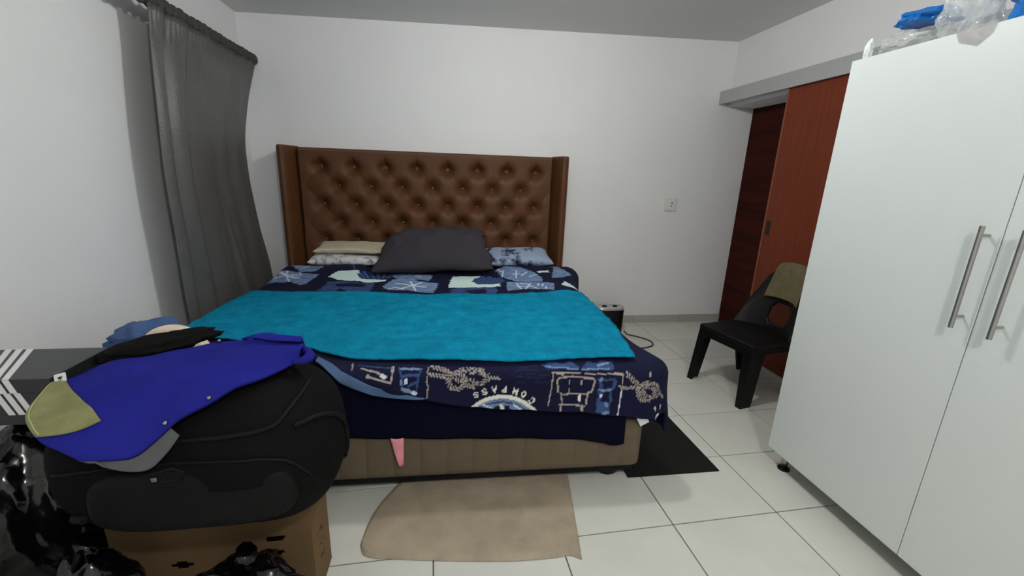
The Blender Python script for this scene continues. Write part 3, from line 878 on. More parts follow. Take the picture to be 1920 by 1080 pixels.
# steel-blue underside showing along the lifted hem
def hem_fold(u, v):
    x = -0.44 + 0.45 * u
    hv = np.interp(x, HEM_U, HEM_V)
    px_, py_, pz_ = cloth(np.array(x), np.array(hv + 0.006 - 0.9 * 0.05 * v * math.sin(math.pi * min(1, (0.12 + 0.88 * u) ** 0.62)) ** 0.8))
    drop = 0.047 * math.sin(math.pi * min(1, (0.12 + 0.88 * u) ** 0.62)) ** 0.8
    return (float(px_), float(py_) - 0.005 - 0.006 * v, float(pz_) + 0.004)
surf('turned_hem', hem_fold, 60, 8, 'hem', dv, thick=0.004)
o = box('care_tag', (0, 0, 0), (0.045, 0.0012, 0.05), 'white', dv)
o.location = (0.978, DY0 + 0.012, 0.312); o.rotation_euler = (0, -0.5, 0)

# navy sheet under the duvet, hanging over the foot
SH_U = [-1.06, -0.6, -0.343, 0.012, 0.484, 0.732, 0.80, 0.837, 0.87, 0.901]
SH_Z = [0.31, 0.31, 0.304, 0.285, 0.265, 0.245, 0.228, 0.211, 0.208, 0.214]
def sheet_fn(u, v):
    x = -1.06 + (0.905 + 1.06) * u
    hz = np.interp(x, SH_U, SH_Z)
    if v < 0.12:
        return (x, 0.40 - (0.40 - 0.055) * v / 0.12, 0.600)
    if v < 0.3:
        t = (v - 0.12) / 0.18
        a = t * math.pi / 2
        return (x, 0.055 - 0.063 * math.sin(a), 0.600 - 0.06 * (1 - math.cos(a)) if t < 1 else 0.54)
    t = (v - 0.3) / 0.7
    z = 0.54 + (hz - 0.54) * t
    return (x + 0.012 * t * math.sin(u * 40) * (u > 0.9), -0.008 - 0.003 * t * (1 + math.sin(26 * x) * 0.8), z)
sh = surf('bed_sheet', sheet_fn, 160, 26, 'sheet', None, thick=0.004)
sh.location = BED.location; sh.rotation_euler = BED.rotation_euler
tag(sh, 'plain dark navy sheet hanging below the duvet at the bed foot', 'sheet')

# turquoise towel
TN = spline([(-1.26, 0.30), (-0.95, 0.27), (-0.552, 0.185), (-0.378, 0.085), (-0.21, 0.05), (0.084, 0.008), (0.468, 0.004), (0.93, 0.018)], 140)
TF = spline([(-1.17, 1.10), (-0.912, 1.055), (-0.65, 1.03), (-0.39, 1.025), (0.0, 1.03), (0.288, 1.02), (0.63, 0.985), (0.86, 1.05), (0.972, 1.03)], 140)
TB = lambda v: 0.02 * math.sin(math.pi * v)
def towel_fn(u, v):
    i = int(round(u * 139))
    a = TN[i]; b = TF[i]
    x, y = a[0] + (b[0] - a[0]) * v, a[1] + (b[1] - a[1]) * v
    if u > 0.8: x += (u - 0.8) / 0.2 * 0.03 * math.sin(math.pi * v) * 1.2
    z = float(rest_height(np.array(x), np.array(y)))
    w = 0.005 * math.sin(9 * y + 2.2 * math.sin(3 * x) + 1) * math.sin(2.3 * x + 3 * y) + 0.011 * noise.noise(Vector((2.6 * x, 13 * y, 3.0))) + 0.006 * noise.noise(Vector((7 * x, 26 * y, 1.0))) + 0.003 * noise.noise(Vector((30 * x, 30 * y, 5.0)))
    crease = 0.006 * math.exp(-((x - 0.52 - 0.35 * (y - 0.7)) / 0.02) ** 2) * smooth01(0.3, 0.6, y)
    return (x, y, z + 0.013 + max(w, -0.008) + crease)
tw = surf('bath_towel', towel_fn, 140, 90, 'towel', None, thick=0.007, offset=1)
tw.location = BED.location; tw.rotation_euler = BED.rotation_euler
tag(tw, 'large turquoise terry towel spread across the bed', 'towel')

# ---- pillows
def pillow(name, half, m, loc, rot, label, thick=0.09, pinch=0.12, seed=0, taper=0.0, droop=0.0, wrink=1.0, sq=2.6, tilt=0.0):
    def fn(u, v):
        pass
    n, k = 56, 36
    vs = []
    for side in (1, -1):
        for j in range(k):
            for i in range(n):
                a, b = -1 + 2 * i / (n - 1), -1 + 2 * j / (k - 1)
                prof = max(0.0, (1 - abs(a) ** sq) * (1 - abs(b) ** sq)) ** 0.55
                sx = 1 - pinch * (1 - a * a) * 0 - pinch * b * b * 0
                x = half[0] * a * (1 - pinch * (1 - b * b) * 0.5 * abs(a) ** 3)
                y = half[1] * b * (1 - pinch * (1 - a * a) * 0.5 * abs(b) ** 3)
                x *= 1 - taper * (b + 1) / 2
                y += droop * (b > 0) * b * b * (abs(a) ** 3) * -1
                y += tilt * a + 0.012 * wrink * noise.noise(Vector((a * 2.1 + seed, b * 1.5, 7.0))) * abs(b)
                x += 0.012 * wrink * noise.noise(Vector((a * 1.5, b * 2.5 + seed, 3.0))) * abs(a)
                cr_ = sum(math.exp(-((abs(a) - 0.97 + 0.5 * q_ * (1 - abs(b))) / 0.05) ** 2) for q_ in (0.6, 1.1)) * (1 - abs(b)) * 0.006 * (wrink - 1)
                wr = cr_ + wrink * 0.010 * noise.noise(Vector((x * 7 + seed, y * 7, side * 2.0))) + 0.014 * noise.noise(Vector((x * 3, y * 3 + seed, side)))
                vs.append((x, y, side * (thick * prof + (wr * prof))))
    f1 = grid_faces(n, k)
    f = f1 + [tuple(q + n * k for q in reversed(t)) for t in f1]
    bm = bmesh.new()
    me = bpy.data.meshes.new(name)
    me.from_pydata(vs, [], f)
    bm.from_mesh(me)
    bmesh.ops.remove_doubles(bm, verts=bm.verts, dist=0.0008)
    bmesh.ops.recalc_face_normals(bm, faces=bm.faces)
    bm.to_mesh(me); bm.free()
    o = link(name, me, m, None, True, loc, rot)
    return tag(o, label, 'pillow')
pillow('pillow', (0.475, 0.222), 'charcoal', (-0.085, 3.385, 0.817), (math.radians(42), 0, math.radians(-2)), 'plain charcoal pillow leaning against the middle of the headboard', thick=0.10, seed=4, taper=0.17, droop=0.10, wrink=2.8, sq=2.2, tilt=0.022)
MT['floral'] = None
fm = mat('pale_floral_print', (206, 204, 208), rough=0.9, vary=0.0, vscale=22, rgb2=(210, 208, 206), bump=0.2, bscale=200)
for e, c_ in zip(fm.node_tree.nodes['Color Ramp'].color_ramp.elements, ((120, 124, 150), (212, 210, 210))):
    e.color = lin(c_)
fm.node_tree.nodes['Color Ramp'].color_ramp.elements[0].position = 0.36
fm.node_tree.nodes['Color Ramp'].color_ramp.elements[1].position = 0.50
MT['floral'] = fm
pillow('pillow', (0.29, 0.14), 'floral', (-0.775, 3.548, 0.712), (math.radians(8), 0, math.radians(-2)), 'pale pillow with a small grey floral print at the bed head', thick=0.036, seed=9, sq=6)
MT['cream_stripe'] = stripe_mat('cream_stripe', (204, 194, 170), (176, 168, 148), 26, 'Y')
pillow('pillow', (0.265, 0.115), 'cream_stripe', (-0.755, 3.57, 0.790), (math.radians(10), 0, math.radians(-2)), 'cream pillow with thin stripes lying on the floral pillow', thick=0.024, seed=12, sq=7)
MT['nautical2'] = mat('pale_nautical', (84, 104, 142), rough=0.9, vscale=11, rgb2=(150, 166, 192), bump=0.2, bscale=200)
MT['nautical2'].node_tree.nodes['Color Ramp'].color_ramp.elements[0].color = lin((30, 36, 78))
MT['nautical2'].node_tree.nodes['Color Ramp'].color_ramp.elements[0].position = 0.40
MT['nautical2'].node_tree.nodes['Color Ramp'].color_ramp.elements[1].position = 0.50
pillow('pillow', (0.28, 0.15), 'nautical2', (0.61, 3.545, 0.725), (math.radians(14), 0, math.radians(2)), 'steel-blue nautical print pillow beside the charcoal pillow', thick=0.05, seed=15, sq=4)

# pink cloth corner hanging at the base
pk = surf('pink_cloth', lambda u, v: (-0.140 + 0.056 * u + 0.022 * v * (0.5 - u) * 1.6 + 0.012 * v, -0.020 - 0.006 * math.sin(3 * u + 2 * v), 0.300 - 0.145 * v * (0.55 + 0.45 * math.sin(math.pi * min(1, 0.25 + 0.45 * u)))), 8, 10, 'pink', None, thick=0.002)
pk.location = BED.location; pk.rotation_euler = BED.rotation_euler
tag(pk, 'small pink cloth hanging from under the navy sheet', 'cloth')

# ================================================================== curtain
ctn = empty('curtain', (-1.395, 3.05, 0.0))
tag(ctn, 'grey curtain gathered on a rod beside the bed', 'curtain')
ROD_Z = 2.155
RODP = [(-1.395, y, ROD_Z) for y in (2.22, 2.8, 3.3, 3.78)]
rd = tube('curtain_rod', RODP, 0.009, 'rod', None, 12)
tag(rd, 'dark metal curtain rod holding up the grey curtain', 'rod')
for y in (2.26, 3.772):
    tube('bracket', [(XL, y, ROD_Z), (-1.40, y, ROD_Z)], 0.008, 'rod', rd, 8)
FAR = spline([(2.15, 3.72), (2.02, 3.63), (1.66, 3.40), (1.35, 3.38), (1.0, 3.46), (0.66, 3.56), (0.3, 3.62), (0.05, 3.64)], 60)
NEAR = spline([(2.15, 2.50), (2.0, 2.49), (1.66, 2.435), (1.34, 2.41), (1.0, 2.41), (0.66, 2.42), (0.3, 2.42), (0.05, 2.42)], 60)
def curt(u, v):
    z = 2.126 + (0.06 - 2.126) * v
    yf = float(np.interp(-z, -FAR[:, 0], FAR[:, 1])); yn = float(np.interp(-z, -NEAR[:, 0], NEAR[:, 1]))
    y = yn + (yf - yn) * u
    fold = 0.055 * (abs(math.sin(math.pi * (u * 6.0 + 0.25))) - 0.5) * math.exp(-((u - 0.08) / 0.27) ** 2) + 0.006 * math.sin(2 * math.pi * u * 5)
    crease = 0.022 * math.exp(-((u - 0.50 - 0.14 * v) / 0.022) ** 2) * smooth01(0.35, 0.85, v)
    crease2 = 0.014 * math.exp(-((u - 0.42 + 0.2 * v) / 0.03) ** 2) * (1 - smooth01(0.05, 0.3, v))
    gather = 0.007 * math.sin(2 * math.pi * u * 42) * (1 - smooth01(0.0, 0.07, v))
    return (fold * (0.5 + 0.5 * smooth01(0, 0.2, v)) + crease + crease2 + gather + 0.012 * noise.noise(Vector((0, y * 3, z * 2))) + 0.014, y - 3.05, z)
surf('panel', curt, 220, 70, 'curtain', ctn, thick=0.003)
def pocket(u, v):
    y = 2.30 + (3.752 - 2.30) * u
    a = 2 * math.pi * v
    rr = (0.026 + 0.006 * math.sin(u * 150) + 0.005 * noise.noise(Vector((u * 40, v * 3, 0)))) * (1 if u < 0.985 else max(0.62, (1 - u) / 0.015))
    return (rr * math.cos(a), y - 3.05, ROD_Z + rr * math.sin(a) * 1.25)
surf('rod_pocket', pocket, 200, 14, 'pocket', ctn)

# ================================================================== floor mats, speaker, cable
mb = obj('rubber_mat', *(lambda P: ([(x, y, 0.0003) for x, y in P] + [(x, y, 0.006) for x, y in P], [(0, 1, 5, 4), (1, 2, 6, 5), (2, 3, 7, 6), (3, 0, 4, 7), (4, 5, 6, 7), (3, 2, 1, 0)]))(
    [(0.868, 1.655), (1.352, 1.652), (1.325, 2.75), (0.868, 2.75)]), 'rubber')
tag(mb, 'black rubber mat on the tiles beside the bed', 'mat')
FN = spline([(-0.335, 1.40), (-0.30, 1.345), (-0.15, 1.315), (0.05, 1.285), (0.25, 1.262), (0.40, 1.258), (0.46, 1.262), (0.505, 1.238)], 60)
FF = spline([(-0.22, 1.74), (0.0, 1.745), (0.25, 1.735), (0.45, 1.73), (0.585, 1.73)], 60)
def bathmat(u, v):
    a, b = FN[int(round(u * 59))], FF[int(round(u * 59))]
    x, y = a[0] + (b[0] - a[0]) * v, a[1] + (b[1] - a[1]) * v
    x -= 0.03 * (1 - u) ** 6 * math.sin(math.pi * v)
    e = min(u, 1 - u) * 0.8, min(v, 1 - v) * 0.45
    ed = min(1, min(e) / 0.02)
    return (x, y, 0.003 + 0.013 * ed ** 0.5 + 0.004 * noise.noise(Vector((x * 8, y * 8, 0))) * ed)
fmx = surf('floor_towel', bathmat, 60, 40, 'beige_terry', None)
tag(fmx, 'worn beige towel laid flat on the tiles at the bed foot', 'towel')

sp = empty('power_unit', (1.49, 3.58, 0))
tag(sp, 'black upright box with silver rounded top standing by the back wall', 'device')
def stad(w, d, z, n=40):
    out = []
    for i in range(n):
        a = 2 * math.pi * i / n
        out.append((w * sgnpow(math.cos(a), 0.55), d * sgnpow(math.sin(a), 0.75), z))
    return out
loft('casing', [stad(0.125, 0.06, 0), stad(0.13, 0.065, 0.01), stad(0.135, 0.07, 0.235)], 'black_plastic', sp)
loft('top_plate', [stad(0.135, 0.07, 0.2355), stad(0.136, 0.071, 0.248), stad(0.128, 0.063, 0.258)], 'silver', sp)
for dx, w in ((-0.055, 0.022), (0.045, 0.022)):
    o = loft('knob', [stad(w, 0.016, 0, 20), stad(w, 0.016, 0.008, 20), stad(w * 0.7, 0.011, 0.012, 20)], 'black_plastic', sp)
    o.location = (dx, -0.012, 0.2582)
cb = tube('power_cable', spline([(1.635, 3.53, 0.030), (1.66, 3.50, 0.008), (1.74, 3.43, 0.006), (1.80, 3.33, 0.006), (1.77, 3.23, 0.006), (1.64, 3.18, 0.006), (1.45, 3.20, 0.006), (1.2, 3.3, 0.006)], 50), 0.0055, 'cable')
tag(cb, 'thin dark cable looping over the tiles from the black box', 'cable')

# ================================================================== chair
ch = empty('plastic_chair', (2.07, 2.475, 0), math.radians(-78))
tag(ch, 'black moulded plastic chair facing the bed', 'chair')
def seat_fn(u, v):
    x = -0.225 + 0.45 * u; y = -0.235 + 0.45 * v
    return x, y
bm = box_bm((-0.225, -0.24, 0.385), (0.225, 0.21, 0.425), 0.017, 3)
from_bm('seat', bm, 'black_plastic', ch, False)
box('apron', (-0.215, -0.232, 0.345), (0.215, 0.20, 0.3849), 'black_plastic', ch, bevel=0.004, segs=1)
def leg(sx, sy):
    rings = []
    for t in (0, 0.15, 0.5, 1.0):
        z = 0.40 * (1 - t)
        ax, ay = 0.065 - 0.025 * t, 0.125 - 0.035 * t
        if t == 0: ax, ay = 0.12, 0.19
        ox = sx * (0.218 + 0.018 * t); oy = (-0.235 - 0.035 * t) if sy < 0 else (0.205 + 0.10 * t)
        th = 0.016
        L = [(0, 0), (ax, 0), (ax, th), (th, th), (th, ay), (0, ay)]
        rings.append([(ox - sx * p, oy - sy * q, z) for p, q in L])
    return loft('leg', rings, 'black_plastic', ch, smooth=False)
for sx in (-1, 1):
    for sy in (-1, 1):
        leg(sx, sy)
def back_pt(a, t):
    w = 0.222 - 0.03 * t ** 2
    top = 0.44 * (1 - 0.42 * abs(a) ** 3.2)
    z = 0.41 + top * t
    y = 0.190 + 0.12 * t - 0.125 * (abs(a) ** 2.2) * (1 - 0.5 * t)
    return (w * a, y, z)
na, nt_ = 41, 31
vs, fs = [], []
for j in range(nt_):
    for i in range(na):
        vs.append(back_pt(-1 + 2 * i / (na - 1), j / (nt_ - 1)))
for j in range(nt_ - 1):
    for i in range(na - 1):
        a, t = -1 + 2 * (i + 0.5) / (na - 1), (j + 0.5) / (nt_ - 1)
        if ((a - 0.12) / 0.36) ** 4 + ((t - 0.27) / 0.17) ** 4 < 1: continue
        fs.append((j * na + i, j * na + i + 1, (j + 1) * na + i + 1, (j + 1) * na + i))
o = obj('backrest', vs, fs, 'black_plastic', ch, True)
md = o.modifiers.new('thickness', 'SOLIDIFY'); md.thickness = 0.014; md.offset = 0
# cloth over the backrest
def over_back(u, v):
    a = -0.50 + 1.14 * u
    s = v * 2 - 1           # -1 front hem .. 0 fold .. 1 rear hem
    t = 1 - abs(s) * 0.52
    x, y, z = back_pt(a, t)
    off = 0.026 + 0.003 * noise.noise(Vector((a * 4, v * 5, 0)))
    arch = math.exp(-(s / 0.14) ** 2) * 0.021
    return (x * 1.04, y - (off if s < 0 else -off) * (1 - math.exp(-(s / 0.10) ** 2)), z + arch + 0.016)
tc_ = surf('hand_towel', over_back, 40, 40, 'olive_terry', None, thick=0.006)
tc_.location = ch.location; tc_.rotation_euler = ch.rotation_euler
tag(tc_, 'folded olive towel draped over the chair back', 'towel')

# ================================================================== things on the wardrobe
def crumple(name, half, m, loc, seed, amp=0.3, freq=3.0, parent=None, sub=4, flat=True, rot=None):
    bm = bmesh.new()
    bmesh.ops.create_icosphere(bm, subdivisions=sub, radius=1)
    for v in bm.verts:
        p = v.co.copy()
        n = noise.noise(p * freq + Vector((seed, 0, 0))) + 0.5 * abs(noise.noise(p * freq * 2.3 + Vector((0, seed, 0))))
        p *= 1 + amp * n
        p = Vector((p.x * half[0], p.y * half[1], p.z * half[2]))
        if flat: p.z = max(p.z, -half[2] * 0.82)
        v.co = p
    if flat:
        zmin = min(v.co.z for v in bm.verts)
        for v in bm.verts: v.co.z -= zmin
    return from_bm(name, bm, m, parent, False, loc, rot)
TOPZ = WZ1 + 0.001
b1 = crumple('plastic_bag', (0.085, 0.10, 0.044), 'clearfilm', (1.76, 1.56, TOPZ), 3, 0.35, 2.6)
tag(b1, 'low crumpled clear plastic wrap beside the foam strip on the wardrobe', 'plastic bag')
b2 = crumple('plastic_bag', (0.085, 0.062, 0.12), 'clearfilm', (1.755, 1.385, TOPZ), 8, 0.35, 2.8)
tag(b2, 'shiny clear plastic bag bunched up between blue bags on the wardrobe', 'plastic bag')
fl = obj('hanging_flap', [(-0.1165, -0.06, 0.006), (-0.1165, -0.175, 0.006), (-0.1165, -0.168, -0.028), (-0.1165, -0.135, -0.056), (-0.1165, -0.08, -0.034),
                          (-0.1172, -0.06, 0.006), (-0.1172, -0.175, 0.006), (-0.1172, -0.168, -0.028), (-0.1172, -0.135, -0.056), (-0.1172, -0.08, -0.034)],
         [(4, 3, 2, 1, 0), (5, 6, 7, 8, 9), (0, 1, 6, 5), (1, 2, 7, 6), (2, 3, 8, 7), (3, 4, 9, 8), (4, 0, 5, 9)], 'tape', b2)
b3 = crumple('plastic_bag', (0.09, 0.085, 0.03), 'bluefilm', (1.785, 1.545, TOPZ + 0.094), 21, 0.3, 2.4)
tag(b3, 'flat blue plastic bag lying on the low clear wrap', 'plastic bag')
b4 = crumple('plastic_bag', (0.10, 0.15, 0.12), 'bluefilm', (1.80, 1.135, TOPZ), 33, 0.3, 2.2)
tag(b4, 'large blue plastic bag heaped at the wardrobe front edge', 'plastic bag')
fs_ = crumple('foam_strip', (0.014, 0.014, 0.036), 'foam', (1.675, 1.665, TOPZ), 5, 0.45, 2.4, sub=3)
tag(fs_, 'small torn white foam strip standing on the wardrobe corner', 'foam')

# ================================================================== the heap beside the bed
# carton with hand slots
ct_ = empty('cardboard_carton', (-0.715, 1.275, 0))
tag(ct_, 'brown cardboard carton with round vent slots under the backpack', 'carton')
def slotted(name, w, h, holes, m, parent, thick=0.006):
    """panel in its own XZ plane with elliptical holes cut through"""
    bm = bmesh.new()
    nx, nz = max(2, int(w / 0.008)), max(2, int(h / 0.008))
    vs = [[bm.verts.new((-w / 2 + w * i / nx, 0, h * j / nz)) for i in range(nx + 1)] for j in range(nz + 1)]
    for j in range(nz):
        for i in range(nx):
            c = (vs[j][i].co + vs[j + 1][i + 1].co) / 2
            if any(((c.x - hx) / a) ** 2 + ((c.z - hz) / b) ** 2 < 1 for hx, hz, a, b in holes): continue
            bm.faces.new((vs[j][i], vs[j][i + 1], vs[j + 1][i + 1], vs[j + 1][i]))
    o = from_bm(name, bm, m, parent)
    md = o.modifiers.new('thickness', 'SOLIDIFY'); md.thickness = thick; md.offset = 0
    return o
CH = 0.385
o = slotted('front_panel', 0.57, CH, [(0.165, 0.16, 0.032, 0.014), (0.17, 0.215, 0.032, 0.014), (0.175, 0.27, 0.032, 0.014), (-0.1, 0.2, 0.032, 0.014)], 'carton', ct_)
o.location = (0, -0.082, 0.001)
o = slotted('back_panel', 0.57, CH, [(0, 0.25, 0.04, 0.016)], 'carton', ct_); o.location = (0, 0.082, 0.001)
for sx in (-1, 1):
    o = slotted('side_panel', 0.158, CH, [(0.0, 0.11, 0.02, 0.012), (0.0, 0.16, 0.02, 0.012), (0.0, 0.21, 0.02, 0.012)], 'carton', ct_)
    o.rotation_euler = (0, 0, math.pi / 2); o.location = (sx * 0.282, 0, 0.001)
box('bottom', (-0.279, -0.078, 0.001), (0.279, 0.078, 0.006), 'carton', ct_)
box('flap', (-0.279, -0.078, CH - 0.004), (0.279, 0.078, CH + 0.001), 'carton', ct_)

# black refuse bags
def bag(half, loc, seed, label):
    o = crumple('refuse_bag', half, 'bagblack', loc, seed, 0.16, 2.6, sub=5)
    for p in o.data.polygons: p.use_smooth = True
    tag(o, label, 'bag', None)
    k = tube('knot', [(0, 0, half[2] * 1.6), (0.01, 0.005, half[2] * 1.95), (0.03, 0.0, half[2] * 2.05)], [0.03, 0.015, 0.03], 'bagblack', o, 9)
    return o
bag((0.20, 0.19, 0.33), (-1.29, 1.36, 0.001), 2, 'full black refuse bag under the striped shoe box')
bag((0.20, 0.155, 0.36), (-1.07, 0.72, 0.001), 11, 'tall shiny black refuse bag in front of the shoe box')
bag((0.125, 0.105, 0.23), (-0.93, 1.02, 0.001), 29, 'squat black refuse bag between the tall bag and carton')
bag((0.19, 0.115, 0.21), (-0.55, 0.985, 0.001), 17, 'low shiny black refuse bag in front of the carton')

# backpack
bk = empty('backpack', (-0.672, 1.20, 0.388))
tag(bk, 'large black nylon backpack lying on the cardboard carton', 'backpack')
def sag(v):
    x, y, z = v
    z2 = z + 0.012 * noise.noise(Vector((x * 5, y * 5, z * 5)))
    y2 = y * (1 + 0.06 * math.sin(6 * x)) + 0.014 * noise.noise(Vector((x * 4, 9, z * 5)))
    f = max(0.0, -y / 0.2)
    z2 -= (0.085 * f ** 1.6 if z > 0 else -0.075 * f ** 1.6) * min(1, abs(z) / 0.1)
    if x > 0.2: z2 += -0.05 * ((x - 0.2) / 0.16) ** 2 * (1 if z > 0 else -0.4)
    return Vector((x, y2, z2))
pack_body = superellipsoid('body', (0.352, 0.20, 0.222), 0.55, 0.55, 'pack', bk, 64, 40, sag, loc=(0, 0, 0.23))
superellipsoid('front_pocket', (0.24, 0.04, 0.085), 0.6, 0.5, 'pack2', bk, 48, 24, None, loc=(0.04, -0.175, 0.205), rot=(math.radians(-8), 0, 0))
from mathutils.bvhtree import BVHTree
BODY_BVH = BVHTree.FromPolygons([v.co + pack_body.location for v in pack_body.data.vertices], [tuple(p.vertices) for p in pack_body.data.polygons])
def snap(p, off=0.003):
    q, n, _, _ = BODY_BVH.find_nearest(Vector(p))
    c = Vector((0, 0, 0.23))
    if n.dot(q - c) < 0: n = -n
    return q + n * off
def zip_arc(pts, name, r, m):
    return tube(name, [snap(p) for p in spline(pts, 40)], r, m, bk, 6)
ZP = [(-0.10, -0.182, 0.365), (0.02, -0.196, 0.372), (0.14, -0.19, 0.378), (0.23, -0.165, 0.385), (0.262, -0.08, 0.405), (0.275, 0.02, 0.420)]
zip_arc(ZP, 'zip_tape', 0.007, 'pack2')
zs_ = [snap(p, 0.006) for p in spline(ZP, 60)]
bm = bmesh.new()
for p in zs_[8:44]:
    bmesh.ops.create_cube(bm, size=1, matrix=Matrix.Translation(Vector(p)) @ Matrix.Diagonal((0.0022, 0.004, 0.004, 1)))
o = from_bm('zip_teeth', bm, 'zip', bk); o['kind'] = 'stuff'
zip_arc([(-0.30, -0.20, 0.28), (-0.1, -0.222, 0.315), (0.1, -0.228, 0.322), (0.26, -0.20, 0.30), (0.31, -0.15, 0.22)], 'pocket_piping', 0.004, 'pack2')
o = tube('pull_loop', [(-0.02, -0.235, 0.312), (0.005, -0.245, 0.296), (0.05, -0.246, 0.300), (0.058, -0.24, 0.318), (0.03, -0.235, 0.326)], 0.0035, 'pack2', bk, 6, True)
box('zip_slider', (-0.012, -0.245, 0.300), (0.0, -0.237, 0.310), 'zip', bk, bevel=0.001, segs=1)
zip_arc([(0.30, -0.16, 0.39), (0.345, -0.05, 0.35), (0.36, 0.05, 0.25), (0.35, 0.08, 0.1)], 'side_strap', 0.008, 'pack2')
zip_arc([(-0.34, -0.12, 0.06), (-0.38, -0.2, 0.02), (-0.33, -0.26, 0.06), (-0.25, -0.235, 0.12)], 'shoulder_strap', 0.012, 'pack2')

# striped shoe box
sb = empty('shoe_box', (-1.225, 1.295, 0.715))
tag(sb, 'black shoe box with three white stripes on a refuse bag', 'shoe box')
BWX, BDY = 0.19, 0.105
box('box_body', (-BWX + 0.004, -BDY + 0.004, 0.0), (BWX - 0.004, BDY - 0.004, 0.13), 'boxblack', sb, bevel=0.001, segs=1)
ld = empty('lid', (0, 0, 0)); ld.parent = sb
box('lid_shell', (-BWX, -BDY, 0.095), (BWX, BDY, 0.1345), 'boxblack', ld, bevel=0.0015, segs=1)
def quad(name, pts, m, parent, nrm, t=0.0006):
    n = Vector(nrm)
    a = [Vector(p) + n * t * 0.2 for p in pts]; b = [Vector(p) + n * t for p in pts]
    return obj(name, a + b, [(3, 2, 1, 0), (4, 5, 6, 7), (0, 1, 5, 4), (1, 2, 6, 5), (2, 3, 7, 6), (3, 0, 4, 7)], m, parent)
for k in range(3):
    xb, xf, w = -0.085 + 0.028 * k, 0.036 + 0.023 * k, 0.0155
    # across the lid, down its lip and on down the box front
    quad('stripe', [(xf, -BDY, 0.1345), (xf + w, -BDY, 0.1345), (xb + w + 0.002, BDY, 0.1345), (xb, BDY, 0.1345)], 'white', ld, (0, 0, 1))
    quad('stripe', [(xf, -BDY, 0.134), (xf + 0.012, -BDY, 0.0955), (xf + 0.012 + w, -BDY, 0.0955), (xf + w, -BDY, 0.134)], 'white', ld, (0, -1, 0))
    quad('stripe', [(xf + 0.013, -BDY + 0.004, 0.0945), (xf + 0.036, -BDY + 0.004, 0.03), (xf + 0.036 + w, -BDY + 0.004, 0.03), (xf + 0.013 + w, -BDY + 0.004, 0.0945)], 'white', sb, (0, -1, 0))

# black garment between box and backpack, with a small white label
bg = crumple('black_garment', (0.150, 0.060, 0.022), 'blackjersey', (-0.892, 1.40, 0.856), 14, 0.30, 2.0, sub=4, flat=False, rot=(0.1, -0.12, 0.35))
for p in bg.data.polygons: p.use_smooth = True
tag(bg, 'crumpled black jersey garment between the shoe box and backpack', 'garment')
def round_rect(w, h, r, n=5):
    out = []
    for cx, cy, a0 in ((w - r, h - r, 0), (-w + r, h - r, 90), (-w + r, -h + r, 180), (w - r, -h + r, 270)):
        for k in range(n):
            a = math.radians(a0 + 90 * k / (n - 1))
            out.append((cx + r * math.cos(a), cy + r * math.sin(a)))
    return out
lt = empty('hang_tag', (-1.018, 1.20, 0.845)); lt.rotation_euler = (math.radians(62), math.radians(-14), math.radians(8))
tag(lt, 'small white rounded swing tag with a three-leaf emblem by the olive patch', 'tag')
rr_ = round_rect(0.0135, 0.0125, 0.003)
loft('card', [[(x, y, 0) for x, y in rr_], [(x, y, 0.0012) for x, y in rr_]], 'white', lt, smooth=False)
for a in (-38, 0, 38):
    c, s_ = math.cos(math.radians(a)), math.sin(math.radians(a))
    ring = []
    for k in range(14):
        t = 2 * math.pi * k / 14
        x, y = 0.0019 * math.sin(t) , 0.0045 * math.cos(t) + 0.0042
        ring.append((x * c + y * s_, -x * s_ + y * c - 0.003))
    loft('emblem_leaf', [[(x, y, 0.00125) for x, y in ring], [(x, y, 0.0016) for x, y in ring]], 'boxblack', lt, smooth=False)
for k in range(2):
    box('emblem_bar', (-0.005, -0.0050 - 0.0018 * k, 0.00125), (0.005, -0.0042 - 0.0018 * k, 0.0016), 'boxblack', lt)

# blue work garment over the backpack
GU = spline([(-0.429, 1.30, 0.862), (-0.509, 1.34, 0.882), (-0.577, 1.36, 0.889), (-0.656, 1.36, 0.878), (-0.817, 1.34, 0.850), (-0.965, 1.28, 0.842), (-1.016, 1.22, 0.834), (-1.032, 1.20, 0.830)], 90)
GL = spline([(-0.425, 1.22, 0.858), (-0.49, 1.15, 0.848), (-0.55, 1.10, 0.838), (-0.595, 1.06, 0.826), (-0.655, 1.03, 0.800), (-0.701, 1.00, 0.766), (-0.743, 0.98, 0.742), (-0.837, 0.98, 0.738)], 90)
from mathutils.bvhtree import BVHTree
PACK_BVH = BVHTree.FromPolygons([v.co + bk.location + pack_body.location for v in pack_body.data.vertices], [tuple(p.vertices) for p in pack_body.data.polygons])
def garment_pt(u, v, lift=0.0):
    i = u * 89
    k = int(min(88, i)); t = i - k
    a = GU[k] * (1 - t) + GU[k + 1] * t; b = GL[k] * (1 - t) + GL[k + 1] * t
    p = a * (1 - v) + b * v
    bul = math.sin(math.pi * v)
    e = smooth01(0.8, 1.0, u)
    p = p + np.array([-0.055 * bul * e, -0.035 * bul * e, 0.020 * bul + 0.012 * bul * math.sin(5 * u + 1)])
    w = 0.010 * noise.noise(Vector((p[0] * 9, p[1] * 14, 2.0))) + 0.008 * math.exp(-((v - 0.78 + 0.25 * u) / 0.06) ** 2) + 0.007 * math.exp(-((v - 0.28 + 0.15 * u) / 0.05) ** 2) * (u < 0.6)
    hit = PACK_BVH.ray_cast(Vector((p[0], p[1], 2.0)), Vector((0, 0, -1)))[0]
    if hit is not None:
        h = hit.z + 0.016
        p[2] = h + 0.02 * math.log1p(math.exp(min(40, (p[2] - h) / 0.02)))
    p[2] += w + lift
    return p
gm = surf('blue_work_garment', lambda u, v: tuple(garment_pt(u, v)), 110, 50, 'blue', None, thick=0.012, offset=-1)
tag(gm, 'royal blue work garment with an olive patch thrown over the backpack', 'garment')
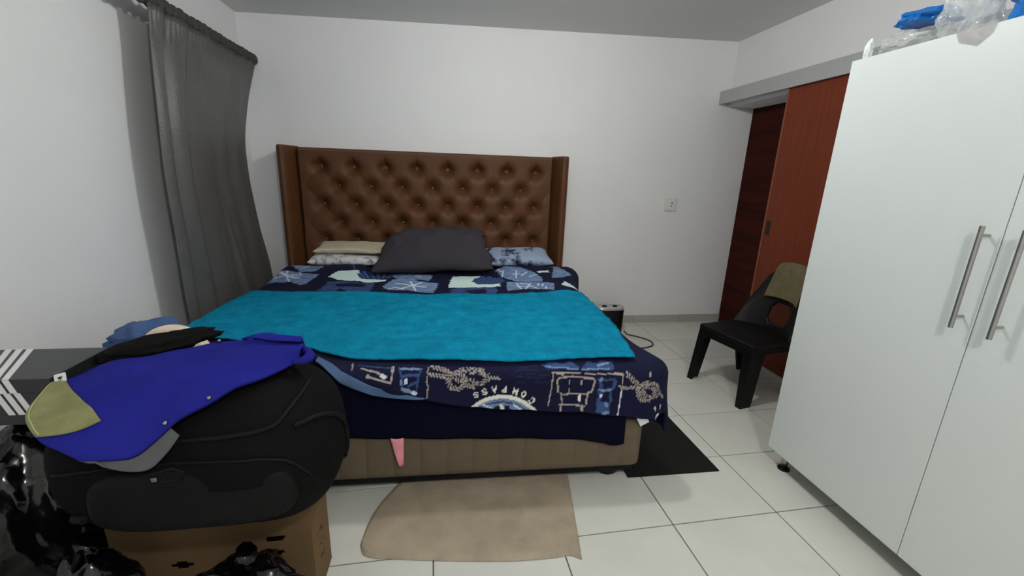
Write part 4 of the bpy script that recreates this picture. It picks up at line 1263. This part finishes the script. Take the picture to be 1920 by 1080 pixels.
surf('olive_patch', lambda u, v: tuple(garment_pt(0.845 + 0.155 * u + 0.03 * (1 - v) * (1 - u), 0.01 + 0.66 * v, 0.0035)), 26, 26, 'olive', gm, thick=0.003)
o = tube('stitching', [tuple(garment_pt(0.985, 0.04 + 0.62 * k / 20, 0.0065)) for k in range(21)], 0.0012, 'stitch', gm, 5)
surf('grey_lining', lambda u, v: tuple(garment_pt(0.62 + 0.38 * u, 0.97) + np.array([0.030 * v, -0.012 * v + 0.006, -0.008 - 0.042 * v * math.sin(math.pi * min(1, 0.12 + 0.95 * u)) ** 0.6])), 30, 8, 'lining', gm, thick=0.004)
o = tube('collar_loop', [tuple(garment_pt(0.03, 0.95, 0.0) * (1 - w) + garment_pt(0.02, 0.12, 0.004) * w + np.array([0.038, -0.012, -0.004]) * math.sin(math.pi * w)) for w in np.linspace(0, 1, 24)], [0.006 + 0.009 * math.sin(math.pi * k / 23) for k in range(24)], 'blue', gm, 8)
flap_ = surf('turned_collar', lambda u, v: tuple(garment_pt(0.005 + 0.36 * u, 0.02 + 0.42 * v * (1 - 0.5 * u), 0.010 + 0.012 * math.sin(math.pi * v) * (1 - u))), 24, 16, 'blue', gm, thick=0.006)
for u, v in ((0.42, 1.0), (0.62, 1.0), (0.47, 0.02)):
    p = garment_pt(u, min(v, 0.985), 0.006)
    bm = bmesh.new(); bmesh.ops.create_uvsphere(bm, u_segments=10, v_segments=6, radius=0.0055)
    o = from_bm('snap_button', bm, 'zip', gm, True, tuple(p))

# clothes on the corner of the bed
dn = crumple('denim_garment', (0.125, 0.10, 0.068), 'denim', (-1.19, 1.82, 0.655), 6, 0.35, 2.2, sub=4)
for p in dn.data.polygons: p.use_smooth = True
tag(dn, 'crumpled blue denim garment on the bed corner by the wall', 'garment')
cf_ = empty('cream_fleece', (-1.02, 1.69, 0.675))
tag(cf_, 'rolled cream fleece lying on the bed corner behind the backpack', 'fleece')
tube('outer_roll', spline([(-0.115, 0.0, 0.035), (-0.085, 0.015, 0.085), (-0.03, 0.02, 0.105), (0.03, 0.015, 0.095), (0.085, 0.0, 0.055), (0.115, -0.02, 0.0)], 30), [0.022 + 0.008 * math.sin(math.pi * k / 29) for k in range(30)], 'cream', cf_, 12)
tube('inner_roll', spline([(-0.03, -0.03, 0.06), (0.015, -0.035, 0.075), (0.06, -0.04, 0.045), (0.085, -0.045, 0.0)], 24), [0.016 + 0.010 * math.sin(math.pi * k / 23) for k in range(24)], 'cream', cf_, 12)
